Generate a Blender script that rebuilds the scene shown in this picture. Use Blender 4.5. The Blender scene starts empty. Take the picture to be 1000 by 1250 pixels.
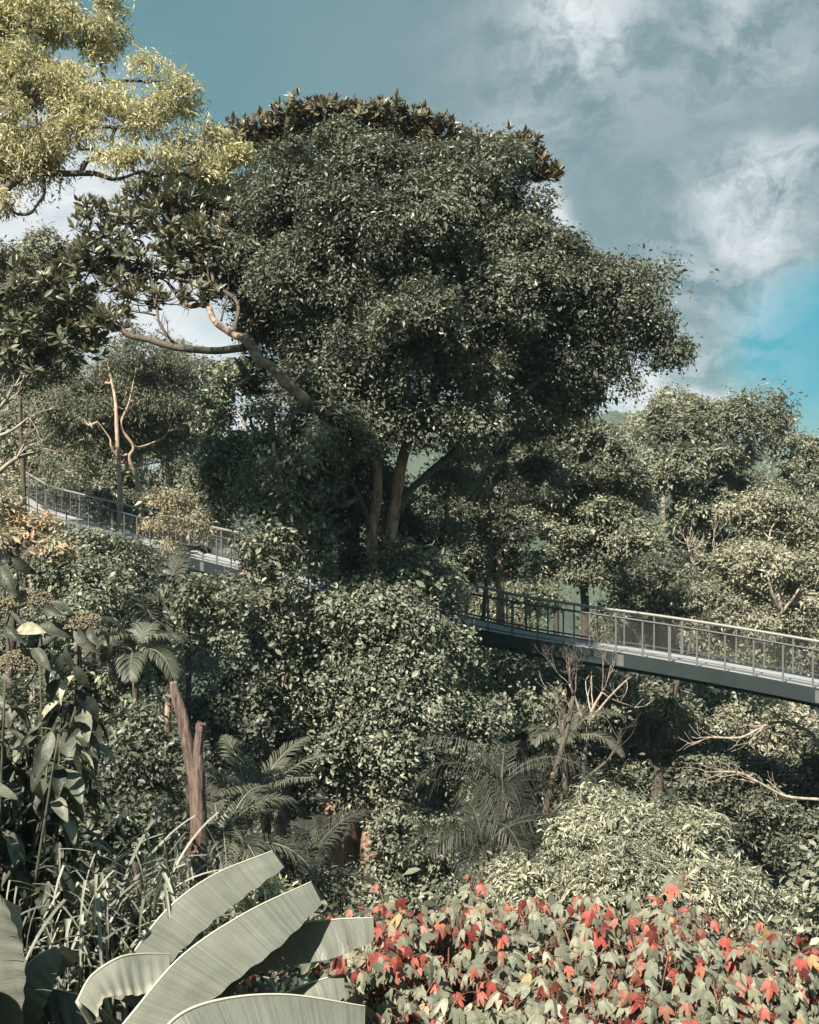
import bpy, math, zlib
import numpy as np
from mathutils import Vector

# ------------------------------------------------------------------ camera, light, sky
sc = bpy.context.scene
F = 1300.0                      # focal length in pixels of the 1000x1250 photograph
PITCH = math.atan(25 / F)       # the camera looks down a little over one degree
CAM = np.array([0.0, 0.0, 16.0])
cam_d = bpy.data.cameras.new('camera')
cam = bpy.data.objects.new('camera', cam_d)
sc.collection.objects.link(cam)
cam.location = CAM
cam.rotation_euler = (math.pi / 2 - PITCH, 0, 0)
cam_d.sensor_fit = 'VERTICAL'
cam_d.angle = 2 * math.atan(625 / F)
cam_d.clip_start = 0.1
cam_d.clip_end = 4000
sc.camera = cam
sc.render.resolution_x = 819
sc.render.resolution_y = 1024

SUN_TO = np.array([-0.48, -0.74, 0.98]); SUN_TO /= np.linalg.norm(SUN_TO)
sd = bpy.data.lights.new('sun', 'SUN')
sd.energy = 5.0
sd.angle = math.radians(0.5)
sd.color = (1.0, 0.92, 0.80)
sun = bpy.data.objects.new('sun', sd)
sc.collection.objects.link(sun)
sun.rotation_euler = Vector(SUN_TO).to_track_quat('Z', 'Y').to_euler()

sc.view_settings.view_transform = 'Standard'
sc.view_settings.look = 'None'
sc.view_settings.exposure = 1.15
sc.view_settings.gamma = 1
sc.cycles.max_bounces = 6
sc.cycles.diffuse_bounces = 2
sc.cycles.glossy_bounces = 2
sc.cycles.transmission_bounces = 3
sc.cycles.volume_bounces = 0
sc.cycles.caustics_reflective = False
sc.cycles.caustics_refractive = False


def ray(px, py):
    u, v = (px - 500) / F, (625 - py) / F
    c, s = math.cos(PITCH), math.sin(PITCH)
    return np.array([u, c + s * v, -s + c * v])


def P(px, py, Y):
    """World point seen at photograph pixel px,py and Y metres in front of the camera."""
    d = ray(px, py)
    return CAM + d * (Y / d[1])


world = bpy.data.worlds.new('World')
sc.world = world
world.use_nodes = True
nt = world.node_tree
nt.nodes.clear()


def N(nt, t, **kw):
    n = nt.nodes.new(t)
    for k, v in kw.items():
        if k.startswith('_'):
            n.inputs[k[1:].replace('_', ' ')].default_value = v
        else:
            setattr(n, k, v)
    return n


def math_n(nt, op, a, b=None, c=None, clamp=False):
    n = nt.nodes.new('ShaderNodeMath'); n.operation = op; n.use_clamp = clamp
    for i, v in enumerate((a, b, c)):
        if v is None: continue
        if isinstance(v, (int, float)): n.inputs[i].default_value = v
        else: nt.links.new(v, n.inputs[i])
    return n.outputs[0]


def mixc(nt, fac, a, b, mode='MIX'):
    n = nt.nodes.new('ShaderNodeMix'); n.data_type = 'RGBA'; n.blend_type = mode
    for i, v in ((0, fac), (6, a), (7, b)):
        if isinstance(v, (int, float)): n.inputs[i].default_value = v
        elif isinstance(v, tuple): n.inputs[i].default_value = v
        else: nt.links.new(v, n.inputs[i])
    return n.outputs[2]


SKY_S = 0.064
sky = N(nt, 'ShaderNodeTexSky')
sky.sky_type = 'NISHITA'; sky.sun_disc = False
sky.sun_elevation = math.asin(SUN_TO[2])
sky.sun_rotation = math.atan2(SUN_TO[0], SUN_TO[1])
sky.air_density = 1.0; sky.dust_density = 0.6; sky.ozone_density = 1.0
tc = N(nt, 'ShaderNodeTexCoord')


def blob(px, py, rad_px, soft=0.5):
    """0..1 mask around one direction of the sky (radius given as an angle)."""
    d = ray(px, py); d = d / np.linalg.norm(d)
    dp = nt.nodes.new('ShaderNodeVectorMath'); dp.operation = 'DISTANCE'
    nt.links.new(warp, dp.inputs[0]); dp.inputs[1].default_value = tuple(d)
    r = rad_px / F
    mr = nt.nodes.new('ShaderNodeMapRange'); mr.interpolation_type = 'SMOOTHSTEP'
    nt.links.new(dp.outputs['Value'], mr.inputs[0])
    mr.inputs[1].default_value = r * (1 + soft); mr.inputs[2].default_value = r * (1 - soft)
    return mr.outputs[0]


# direction slightly warped so that cloud edges are ragged
wn = N(nt, 'ShaderNodeTexNoise', _Scale=9.0, _Detail=6.0, _Roughness=0.6)
nt.links.new(tc.outputs['Generated'], wn.inputs['Vector'])
sub = nt.nodes.new('ShaderNodeVectorMath'); sub.operation = 'SUBTRACT'
nt.links.new(wn.outputs['Color'], sub.inputs[0]); sub.inputs[1].default_value = (0.5, 0.5, 0.5)
scl = nt.nodes.new('ShaderNodeVectorMath'); scl.operation = 'SCALE'
nt.links.new(sub.outputs[0], scl.inputs[0]); scl.inputs['Scale'].default_value = 0.10
addv = nt.nodes.new('ShaderNodeVectorMath'); addv.operation = 'ADD'
nt.links.new(tc.outputs['Generated'], addv.inputs[0]); nt.links.new(scl.outputs[0], addv.inputs[1])
warp = addv.outputs[0]
n1 = N(nt, 'ShaderNodeTexNoise', _Scale=5.0, _Detail=8.0, _Roughness=0.55)
mp = N(nt, 'ShaderNodeMapping'); mp.inputs['Scale'].default_value = (1, 1, 1.7)
nt.links.new(warp, mp.inputs['Vector']); nt.links.new(mp.outputs[0], n1.inputs['Vector'])
n2 = N(nt, 'ShaderNodeTexNoise', _Scale=16.0, _Detail=7.0, _Roughness=0.62)
nt.links.new(mp.outputs[0], n2.inputs['Vector'])

blue = mixc(nt, 0.6, mixc(nt, 1.0, sky.outputs[0], (0.70, 1.0, 0.76, 1), 'MULTIPLY'), (0.90, 2.05, 2.35, 1))
grey = mixc(nt, n1.outputs[0], (0.95, 1.85, 2.1, 1), (2.15, 2.75, 2.95, 1))
r1 = N(nt, 'ShaderNodeMapRange'); nt.links.new(n1.outputs[0], r1.inputs[0])
r1.inputs[1].default_value = 0.30; r1.inputs[2].default_value = 0.55
veil = math_n(nt, 'MAXIMUM', math_n(nt, 'MULTIPLY', r1.outputs[0], 0.35), blob(800, 150, 430, 0.55))
veil = math_n(nt, 'MULTIPLY', veil, 0.9)
clear = math_n(nt, 'MULTIPLY', blob(985, 425, 85, 0.45), 0.85)
veil = math_n(nt, 'SUBTRACT', veil, clear, clamp=True)
col = mixc(nt, veil, blue, grey)
cyan = mixc(nt, 0.97, sky.outputs[0], (0.32, 2.9, 3.9, 1))
col = mixc(nt, clear, col, cyan)
# bright cumulus patches
n3 = N(nt, 'ShaderNodeMapRange'); nt.links.new(n2.outputs[0], n3.inputs[0])
n3.inputs[1].default_value = 0.38; n3.inputs[2].default_value = 0.60
for (px, py, r, soft, k) in ((708, 30, 44, 0.95, 1.0), (700, 60, 110, 0.95, 0.35), (915, 35, 60, 0.95, 0.5), (940, 245, 52, 0.6, 0.8), (900, 290, 70, 0.9, 0.40), (850, 120, 200, .9, .08), (830, 410, 110, 0.8, 0.35),
                             (665, 252, 26, 0.6, 0.95), (70, 270, 130, 0.6, 1.0), (215, 390, 95, 0.6, 1.0), (800, 498, 55, 0.8, 1.0), (640, 480, 130, 0.7, 0.9),
                             (180, 520, 130, 0.6, 0.95), (620, 330, 60, 0.6, 0.8), (290, 560, 80, 0.6, 0.9), (455, 380, 80, 0.5, 0.3)):
    lo = .65 if py > 240 and px < 700 else 0
    m = math_n(nt, 'MULTIPLY', blob(px, py, r, soft), math_n(nt, 'MULTIPLY_ADD', n3.outputs[0], k * (1 - lo), k * lo), clamp=True)
    col = mixc(nt, m, col, (5.9, 6.2, 6.4, 1))
bg = N(nt, 'ShaderNodeBackground'); bg.inputs[1].default_value = SKY_S
nt.links.new(col, bg.inputs[0])
wo = N(nt, 'ShaderNodeOutputWorld'); nt.links.new(bg.outputs[0], wo.inputs[0])

# ------------------------------------------------------------------ helpers
rng = np.random.default_rng(7)


def unit(v):
    v = np.asarray(v, float)
    return v / np.maximum(np.linalg.norm(v, axis=-1, keepdims=True), 1e-9)


def mk(name, V, T, mat, parent=None, tint=None, smooth=False):
    """One mesh object from world-space vertices and triangles."""
    V = np.asarray(V, np.float32); T = np.asarray(T, np.int32)
    if parent is not None:
        V = V - np.array(parent.location, np.float32)
    me = bpy.data.meshes.new(name)
    me.vertices.add(len(V)); me.vertices.foreach_set('co', V.ravel())
    me.loops.add(T.size); me.loops.foreach_set('vertex_index', T.ravel())
    k = T.shape[1]
    me.polygons.add(len(T)); me.polygons.foreach_set('loop_start', np.arange(0, T.size, k, dtype=np.int32))
    me.update(calc_edges=True)
    if tint is not None:
        a = me.attributes.new('tint', 'FLOAT', 'POINT'); a.data.foreach_set('value', np.asarray(tint, np.float32))
    me.polygons.foreach_set('use_smooth', np.full(len(T), smooth))
    me.materials.append(mat)
    o = bpy.data.objects.new(name, me)
    sc.collection.objects.link(o)
    if parent is not None: o.parent = parent
    return o


def thing(name, label, cat, loc, group=None):
    o = bpy.data.objects.new(name, None)
    sc.collection.objects.link(o)
    o.empty_display_size = 0.3
    o.location = tuple(float(c) for c in loc); o['label'] = label; o['category'] = cat
    if group: o['group'] = group
    return o


def ground_z(x, y):
    x = np.asarray(x, float); y = np.asarray(y, float)
    z = np.interp(y, [-30, 2, 9.5, 14, 24, 34, 60, 95, 180, 300], [-4.4, -4.5, -4.9, -7.2, -12.0, -12.5, -12.5, -20, -60, -90])
    z = z + 0.35 * np.sin(x * 0.31 + y * 0.17) + 0.2 * np.sin(x * 0.9 - y * 0.5)
    z = z + np.clip(-x - 6, 0, 20) * 0.12 * np.clip(1 - y / 80, 0, 1)
    return z + CAM[2]


class Tubes:
    def __init__(s): s.V = []; s.T = []; s.n = 0

    def add(s, pts, rad, sides=6, rough=0.0, sub=4, ridge=0.0):
        pts = np.asarray(pts, float)
        rad = np.broadcast_to(np.asarray(rad, float), (len(pts),))
        if sub > 1 and len(pts) > 2:
            pts, rad = catmull(pts, rad, sub)
        m = len(pts)
        tan = unit(np.gradient(pts, axis=0))
        ref = np.array([0.31, 0.2, 0.93]) if abs(tan[0][2]) < 0.8 else np.array([1, 0.13, 0.05])
        a = unit(np.cross(tan, ref)); b = np.cross(tan, a)
        th = np.linspace(0, 2 * math.pi, sides, endpoint=False)
        r = rad[:, None] * (1 + rough * rng.normal(size=(m, sides)))
        if ridge:
            r = r * (1 + ridge * rng.normal(size=(1, sides)))
        ring = pts[:, None] + r[..., None] * (np.cos(th)[None, :, None] * a[:, None] + np.sin(th)[None, :, None] * b[:, None])
        base = s.n
        s.V.append(ring.reshape(-1, 3))
        i = np.arange(m - 1)[:, None] * sides; j = np.arange(sides)[None]; j2 = (j + 1) % sides
        A, B, C, D = i + j, i + j2, i + sides + j2, i + sides + j
        s.T.append(base + np.stack([A, B, C], -1).reshape(-1, 3)); s.T.append(base + np.stack([A, C, D], -1).reshape(-1, 3))
        s.n += m * sides
        # end caps
        for e, row in ((0, 0), (1, m - 1)):
            s.V.append(pts[row][None]); c = s.n; s.n += 1
            q = base + row * sides + np.arange(sides); q2 = np.roll(q, -1)
            s.T.append(np.stack([np.full(sides, c), q2, q] if e == 0 else [np.full(sides, c), q, q2], -1))

    def build(s, name, mat, parent, smooth=True):
        return mk(name, np.concatenate(s.V), np.concatenate(s.T), mat, parent, smooth=smooth)


def catmull(pts, rad, k):
    q = np.column_stack([pts, rad])
    q = np.vstack([2 * q[0] - q[1], q, 2 * q[-1] - q[-2]])
    t = np.linspace(0, 1, k, endpoint=False)[:, None]
    out = []
    for i in range(1, len(q) - 2):
        a, b, c, d = q[i - 1], q[i], q[i + 1], q[i + 2]
        out.append(0.5 * (2 * b + (c - a) * t + (2 * a - 5 * b + 4 * c - d) * t ** 2 + (3 * b - a - 3 * c + d) * t ** 3))
    out.append(q[-2][None])
    o = np.vstack(out)
    return o[:, :3], np.maximum(o[:, 3], 0.001)


def sweep_curve(pts, k=6):
    p, _ = catmull(np.asarray(pts, float), np.zeros(len(pts)), k)
    return p


# leaf templates: columns are (along the leaf, across, out of the blade)
def tmpl_kite(w=0.5, fold=0.12, droop=0.1):
    V = np.array([(0, 0, 0), (.42, .5 * w, fold * w), (1, 0, -droop), (.42, -.5 * w, fold * w)])
    return V, np.array([(0, 2, 1), (0, 3, 2)])


def tmpl_oval(w=0.45, fold=0.12, droop=0.12):
    V = np.array([(0, 0, 0), (.22, .36 * w, fold * w), (.6, .5 * w, fold * w - droop * .35), (1, 0, -droop), (.6, -.5 * w, fold * w - droop * .35), (.22, -.36 * w, fold * w), (.55, 0, -droop * .3)])
    return V, np.array([(0, 6, 1), (1, 6, 2), (2, 6, 3), (3, 6, 4), (4, 6, 5), (5, 6, 0)])[:, [0, 1, 2]]


def tmpl_lobed():
    half = [(0.0, .03), (-.10, .14), (-.02, .28), (.20, .42), (.56, .50), (.46, .32), (.36, .15), (.60, .20), (.82, .12)]
    V = [(0.0, 0, 0)] + [(x, y, 0) for x, y in half] + [(1.02, 0, 0)] + [(x, -y, 0) for x, y in half[::-1]] + [(.33, 0, 0), (.68, 0, 0)]
    V = np.array(V, float)
    V[:, 2] = -0.35 * V[:, 0] ** 2 - 0.75 * np.abs(V[:, 1]) ** 1.3
    n = 20; c1, c2 = n, n + 1
    T = []
    for i in range(n):
        j = (i + 1) % n
        xm = (V[i, 0] + V[j, 0]) / 2
        T.append((c2 if xm > .43 and abs(V[i, 1]) < .34 and abs(V[j, 1]) < .34 else c1, i, j))
    T.append((c1, 7, c2)); T.append((c1, c2, 13))
    return V, np.array(T)[:, ::-1]


def tmpl_big():
    """broad drooping leaf, curved along its length, folded on the midrib"""
    xs = np.array([0, .1, .25, .42, .6, .78, .92, 1.0]); w = np.array([.01, .09, .17, .205, .185, .12, .05, .0])
    V = []; T = []
    for x, ww in zip(xs, w):
        z = -0.42 * x ** 2
        for s_ in (-1, -.5, 0, .5, 1):
            V.append((x * (1 - .12 * x * x), s_ * ww, z + 0.34 * abs(s_) * ww + 0.02 * math.sin(x * 40 + s_ * 2) * abs(s_)))
    m = 5
    for i in range(len(xs) - 1):
        for j in range(m - 1):
            a = i * m + j
            T += [(a, a + m, a + m + 1), (a, a + m + 1, a + 1)]
    return np.array(V), np.array(T)


def plant_leaves(tm, pos, n, t, size, width=None):
    """Copies of one leaf template into one vertex/triangle array."""
    TV, TT = tm
    n = unit(n); t = unit(t - (t * n).sum(-1, keepdims=True) * n); b = np.cross(n, t)
    size = np.asarray(size, float).reshape(-1, 1, 1)
    if width is None: width = 1.0
    width = np.asarray(width, float).reshape(-1, 1, 1) if np.ndim(width) else width
    V = pos[:, None] + size * (TV[None, :, :1] * t[:, None] + width * TV[None, :, 1:2] * b[:, None] + TV[None, :, 2:3] * n[:, None])
    T = (np.arange(len(pos))[:, None, None] * len(TV) + TT[None]).reshape(-1, 3)
    return V.reshape(-1, 3), T


def rnd_dirs(k, up=0.0):
    d = rng.normal(size=(k, 3)); d[:, 2] += up
    return unit(d)


def make_noise(wave, n=14):
    k = rnd_dirs(n) * (2 * math.pi / wave) * rng.uniform(.55, 1.7, (n, 1)); ph = rng.random(n) * 6.3
    return lambda p: np.sin(p @ k.T + ph).sum(1) / math.sqrt(n / 2)


def puff_leaves(C, R, per, leaf, up=0.35, sprig=5, sprig_r=0.10, droop=0.25, out=0.5, nup=0.55, nrand=0.5, shell=0.72, flat=0.75, jit=0.3):
    """Leaves in small sprigs spread over the shell of each puff centre. C (N,3), R (N,), per leaves each."""
    Nn = len(C)
    ns = max(1, int(per * 1.55 / sprig))
    big = R / np.median(R)
    cnt = np.maximum(1, rng.poisson(ns * np.clip(big, .3, 2.5) ** 1.7))
    idx = np.repeat(np.arange(Nn), cnt)
    d = rnd_dirs(len(idx), up)
    sh = shell * .72
    rr = sh + (1 - sh) * rng.random(len(idx)) ** 0.6 + rng.normal(size=len(idx)) * 0.10
    rr *= np.where(rng.random(len(idx)) < .12, rng.uniform(1.05, 1.45, len(idx)), 1)
    # every puff is its own lopsided spray: stretched along one random axis, squeezed along another
    ax = rnd_dirs(Nn, .15); st = np.exp(rng.normal(size=Nn) * .12 + .22)
    off = d * rr[:, None] * R[idx][:, None] * np.array([1, 1, flat])
    al = (off * ax[idx]).sum(1, keepdims=True)
    off = off * .92 + ax[idx] * al * (st[idx][:, None] - .92)
    sp = C[idx] + off
    # hollows and gaps at two scales
    mr = float(np.median(R))
    nz = make_noise(mr * 2.6)(sp) * .7 + make_noise(mr * .9)(sp) * .7
    keep = nz > -.45 + rng.normal(size=len(sp)) * .25
    sp, idx, d = sp[keep], idx[keep], d[keep]
    k = len(idx)
    idx2 = np.repeat(np.arange(k), sprig)
    pos = sp[idx2] + rng.normal(size=(len(idx2), 3)) * sprig_r
    dd = d[idx2]
    n = unit(dd * out + np.array([0, 0, nup]) + rng.normal(size=(len(idx2), 3)) * nrand)
    t = rng.normal(size=(len(idx2), 3)) + dd * 0.6 + np.array([0, 0, -droop * 2])
    s = leaf['size'] * np.exp(rng.normal(size=len(idx2)) * 0.36)
    V, T = plant_leaves(leaf['tm'], pos, n, t, s)
    pt = rng.random(Nn)
    tint = np.clip(0.5 + (pt[idx][idx2] - 0.5) * 0.5 + rng.normal(size=len(idx2)) * jit * .95, 0, 1)
    return V, T, np.repeat(tint, len(leaf['tm'][0]))


class Foliage:
    def __init__(s): s.V = []; s.T = []; s.c = []; s.n = 0

    def add(s, V, T, c):
        s.V.append(V); s.T.append(T + s.n); s.c.append(c); s.n += len(V)

    def build(s, name, mat, parent=None, smooth=False):
        return mk(name, np.concatenate(s.V), np.concatenate(s.T), mat, parent, tint=np.concatenate(s.c), smooth=smooth)


# ------------------------------------------------------------------ materials
MATS = {}


def mute(c, k):
    l = .3 * c[0] + .6 * c[1] + .1 * c[2]
    return tuple(v * (1 - k) + l * k for v in c)


def leaf_mat(name, stops, rough=0.42, trans=0.28, spec=0.35, under=None, noise=None, bump=None, gain=1.0, dull=.38):
    m = bpy.data.materials.new(name); m.use_nodes = True
    stops = [(p, mute((c[0] * 2.08 * gain, c[1] * 2.0 * gain, c[2] * 1.74 * gain), dull)) for p, c in stops]
    t = m.node_tree; t.nodes.clear()
    at = N(t, 'ShaderNodeAttribute', attribute_name='tint')
    cr = N(t, 'ShaderNodeValToRGB')
    el = cr.color_ramp.elements
    while len(el) > 1: el.remove(el[-1])
    el[0].position = stops[0][0]; el[0].color = (*stops[0][1], 1)
    for p, c in stops[1:]:
        e = el.new(p); e.color = (*c, 1)
    t.links.new(at.outputs['Fac'], cr.inputs[0])
    colr = cr.outputs[0]
    if noise:
        tcn = N(t, 'ShaderNodeTexCoord'); nz = N(t, 'ShaderNodeTexNoise', _Scale=noise[0], _Detail=4.0)
        t.links.new(tcn.outputs['Object'], nz.inputs['Vector'])
        mr = N(t, 'ShaderNodeMapRange'); t.links.new(nz.outputs[0], mr.inputs[0]); mr.inputs[1].default_value = .35; mr.inputs[2].default_value = .65
        mr.inputs[3].default_value = 1 - noise[1]; mr.inputs[4].default_value = 1 + noise[1]
        hv = N(t, 'ShaderNodeHueSaturation'); t.links.new(colr, hv.inputs['Color']); t.links.new(mr.outputs[0], hv.inputs['Value'])
        colr = hv.outputs[0]
    if under:
        g = N(t, 'ShaderNodeNewGeometry')
        colr = mixc(t, g.outputs['Backfacing'], colr, (*under, 1))
    b = N(t, 'ShaderNodeBsdfPrincipled'); b.inputs['Roughness'].default_value = rough; b.inputs['Specular IOR Level'].default_value = spec
    t.links.new(colr, b.inputs['Base Color'])
    tr = N(t, 'ShaderNodeBsdfTranslucent')
    t.links.new(mixc(t, 1.0, colr, (1.18, 1.18, .85, 1), 'MULTIPLY'), tr.inputs[0])
    mx = N(t, 'ShaderNodeMixShader'); mx.inputs[0].default_value = trans
    t.links.new(b.outputs[0], mx.inputs[1]); t.links.new(tr.outputs[0], mx.inputs[2])
    if bump:
        tcb = N(t, 'ShaderNodeTexCoord'); nb = N(t, 'ShaderNodeTexNoise', _Scale=bump[0], _Detail=3.0)
        t.links.new(tcb.outputs['Object'], nb.inputs['Vector'])
        bp = N(t, 'ShaderNodeBump'); bp.inputs['Strength'].default_value = bump[1]; bp.inputs['Distance'].default_value = 0.01
        t.links.new(nb.outputs[0], bp.inputs['Height']); t.links.new(bp.outputs[0], b.inputs['Normal'])
    o = N(t, 'ShaderNodeOutputMaterial'); t.links.new(mx.outputs[0], o.inputs[0])
    MATS[name] = m
    return m


def bark_mat(name, c1, c2, scale=6.0, stretch=4.0, rough=0.85, bump=0.5):
    m = bpy.data.materials.new(name); m.use_nodes = True
    t = m.node_tree; b = t.nodes['Principled BSDF']; b.inputs['Roughness'].default_value = rough
    tcn = N(t, 'ShaderNodeTexCoord'); mpn = N(t, 'ShaderNodeMapping'); mpn.inputs['Scale'].default_value = (stretch, stretch, 1)
    nz = N(t, 'ShaderNodeTexNoise', _Scale=scale, _Detail=8.0, _Roughness=0.65)
    t.links.new(tcn.outputs['Object'], mpn.inputs[0]); t.links.new(mpn.outputs[0], nz.inputs['Vector'])
    mr = N(t, 'ShaderNodeMapRange'); t.links.new(nz.outputs[0], mr.inputs[0]); mr.inputs[1].default_value = .36; mr.inputs[2].default_value = .64
    t.links.new(mixc(t, mr.outputs[0], (*c1, 1), (*c2, 1)), b.inputs['Base Color'])
    bp = N(t, 'ShaderNodeBump'); bp.inputs['Strength'].default_value = bump; bp.inputs['Distance'].default_value = 0.03
    t.links.new(nz.outputs[0], bp.inputs['Height']); t.links.new(bp.outputs[0], b.inputs['Normal'])
    MATS[name] = m
    return m


def plain_mat(name, c, rough=0.6, metal=0.0, var=0.15, scale=3.0):
    m = bpy.data.materials.new(name); m.use_nodes = True
    t = m.node_tree; b = t.nodes['Principled BSDF']; b.inputs['Roughness'].default_value = rough; b.inputs['Metallic'].default_value = metal
    tcn = N(t, 'ShaderNodeTexCoord'); nz = N(t, 'ShaderNodeTexNoise', _Scale=scale, _Detail=8.0, _Roughness=0.6)
    t.links.new(tcn.outputs['Object'], nz.inputs['Vector'])
    t.links.new(mixc(t, nz.outputs[0], tuple(v * (1 - var) for v in c) + (1,), tuple(v * (1 + var) for v in c) + (1,)), b.inputs['Base Color'])
    MATS[name] = m
    return m


G_CENT = leaf_mat('central_leaf', [(0, (.030, .038, .024)), (.5, (.060, .072, .047)), (1, (.105, .118, .078))], rough=.36, trans=.16)
G_DARK = leaf_mat('dark_leaf', [(0, (.025, .032, .020)), (.6, (.055, .065, .042)), (1, (.10, .11, .07))], rough=.38, trans=.15)
G_VINE = leaf_mat('vine_leaf', [(0, (.035, .045, .028)), (.5, (.085, .10, .065)), (1, (.16, .175, .12))], rough=.4, trans=.18)
G_YEL = leaf_mat('yellow_leaf', [(0, (.13, .135, .08)), (.5, (.27, .26, .15)), (1, (.43, .395, .23))], rough=.5, trans=.3, gain=.92, dull=.3)
G_FIC = leaf_mat('fig_leaf', [(0, (.04, .05, .03)), (.6, (.085, .095, .06)), (.985, (.13, .14, .09)), (.993, (.24, .08, .04)), (1, (.28, .12, .05))], rough=.3, trans=.16, under=(.17, .15, .10))
G_MID = leaf_mat('mid_leaf', [(0, (.038, .046, .030)), (.5, (.088, .10, .064)), (1, (.165, .175, .11))], rough=.45, trans=.22)
G_TAN = leaf_mat('tan_leaf', [(0, (.065, .07, .045)), (.5, (.135, .137, .092)), (1, (.23, .225, .15))], rough=.5, trans=.22)
G_ORG = leaf_mat('orange_leaf', [(0, (.11, .11, .07)), (.6, (.20, .19, .12)), (.85, (.27, .20, .12)), (1, (.34, .18, .09))], rough=.5, trans=.3)
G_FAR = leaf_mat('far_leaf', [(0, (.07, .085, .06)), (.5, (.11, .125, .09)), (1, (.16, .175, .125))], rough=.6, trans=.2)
G_LIGHT = leaf_mat('light_bush_leaf', [(0, (.09, .105, .07)), (.5, (.19, .205, .145)), (.85, (.29, .30, .21)), (1, (.44, .43, .25))], rough=.42, trans=.22, gain=.64)
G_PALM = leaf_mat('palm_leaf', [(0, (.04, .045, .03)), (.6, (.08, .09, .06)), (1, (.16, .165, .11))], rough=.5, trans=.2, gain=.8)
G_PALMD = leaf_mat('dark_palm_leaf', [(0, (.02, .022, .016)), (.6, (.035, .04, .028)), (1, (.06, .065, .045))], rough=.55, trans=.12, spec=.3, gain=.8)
G_BAN = leaf_mat('banana_leaf', [(0, (.13, .15, .128)), (.78, (.33, .355, .30)), (.9, (.42, .40, .26)), (1, (.5, .5, .4))], rough=.42, trans=.12, noise=(5.0, .10), bump=(60, .2), gain=.33)
G_BIG = leaf_mat('broad_leaf', [(0, (.02, .026, .018)), (.5, (.055, .065, .045)), (.85, (.13, .145, .10)), (1, (.26, .25, .15))], rough=.45, trans=.16, spec=.25, noise=(14.0, .35), bump=(45, .5), gain=.72)
G_STRAP = leaf_mat('strap_leaf', [(0, (.10, .115, .09)), (.5, (.21, .23, .185)), (1, (.38, .39, .32))], rough=.45, trans=.2, gain=.5)
G_RED = leaf_mat('red_shrub_leaf', [(0, (.17, .195, .15)), (.40, (.26, .285, .22)), (.60, (.33, .33, .24)), (.63, (.36, .16, .11)), (.72, (.52, .14, .10)), (.80, (.46, .07, .055)), (.86, (.22, .03, .025)), (.93, (.13, .03, .025)), (.965, (.5, .32, .12)), (1, (.48, .38, .22))], rough=.48, trans=.2, under=(.24, .15, .11), gain=.45, dull=.2, noise=(18.0, .22), bump=(70, .35))
G_HEAD = leaf_mat('flower_head', [(0, (.14, .13, .07)), (.6, (.27, .24, .12)), (.85, (.35, .25, .13)), (1, (.4, .17, .08))], rough=.7, trans=.05, gain=.45)
G_DRY = leaf_mat('dry_leaf', [(0, (.06, .045, .03)), (.5, (.13, .10, .065)), (1, (.24, .16, .10))], rough=.7, trans=.15)

B_DARK = bark_mat('dark_bark', (.055, .042, .033), (.14, .11, .085))
B_PINK = bark_mat('pink_bark', (.09, .06, .045), (.42, .29, .21), scale=4.5, stretch=1.2, bump=1.0)
B_RED = bark_mat('weathered_wood', (.035, .024, .02), (.26, .18, .145), scale=2.6, stretch=7.0, bump=1.0)
B_ROSE = bark_mat('rose_bark', (.26, .17, .12), (.52, .39, .30), scale=3.0, stretch=1.5)
B_PALE = bark_mat('pale_bark', (.20, .165, .13), (.46, .39, .32), scale=4.0, stretch=2.0)
B_BROWN = bark_mat('brown_bark', (.10, .06, .045), (.36, .22, .16), scale=3.0, stretch=4.0)
B_STEM = bark_mat('reddish_stem', (.13, .06, .04), (.24, .13, .09), scale=6.0)
B_GREEN = bark_mat('green_stem', (.05, .055, .035), (.12, .12, .08), scale=6.0)

G_RUST = leaf_mat('rusty_fig_leaf', [(0, (.033, .037, .023)), (.5, (.07, .07, .043)), (1, (.12, .088, .052))], rough=.35, trans=.12, under=(.115, .085, .054), dull=.15)
K = tmpl_kite(.5); KN = tmpl_kite(.30, .1, .2); OV = tmpl_oval(.5); OVN = tmpl_oval(.30, .1, .12); LANCE = tmpl_oval(.24, .15, .25)


# ------------------------------------------------------------------ the setting: ground and hills
def grid_mesh(name, xs, ys, zf, mat, kind='structure'):
    X, Y = np.meshgrid(xs, ys)
    Z = zf(X, Y)
    V = np.stack([X, Y, Z], -1).reshape(-1, 3)
    nx = len(xs)
    i = (np.arange(len(ys) - 1)[:, None] * nx + np.arange(nx - 1)[None]).ravel()
    T = np.stack([i, i + 1, i + nx + 1, i + nx], -1)
    o = mk(name, V, T, mat, smooth=True)
    o['kind'] = kind
    return o


def soil_mat():
    m = bpy.data.materials.new('forest_floor'); m.use_nodes = True
    t = m.node_tree; b = t.nodes['Principled BSDF']; b.inputs['Roughness'].default_value = .95
    tcn = N(t, 'ShaderNodeTexCoord'); nz = N(t, 'ShaderNodeTexNoise', _Scale=1.4, _Detail=12.0, _Roughness=.7)
    t.links.new(tcn.outputs['Object'], nz.inputs['Vector'])
    t.links.new(mixc(t, nz.outputs[0], (.012, .010, .007, 1), (.045, .036, .024, 1)), b.inputs['Base Color'])
    return m


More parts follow.
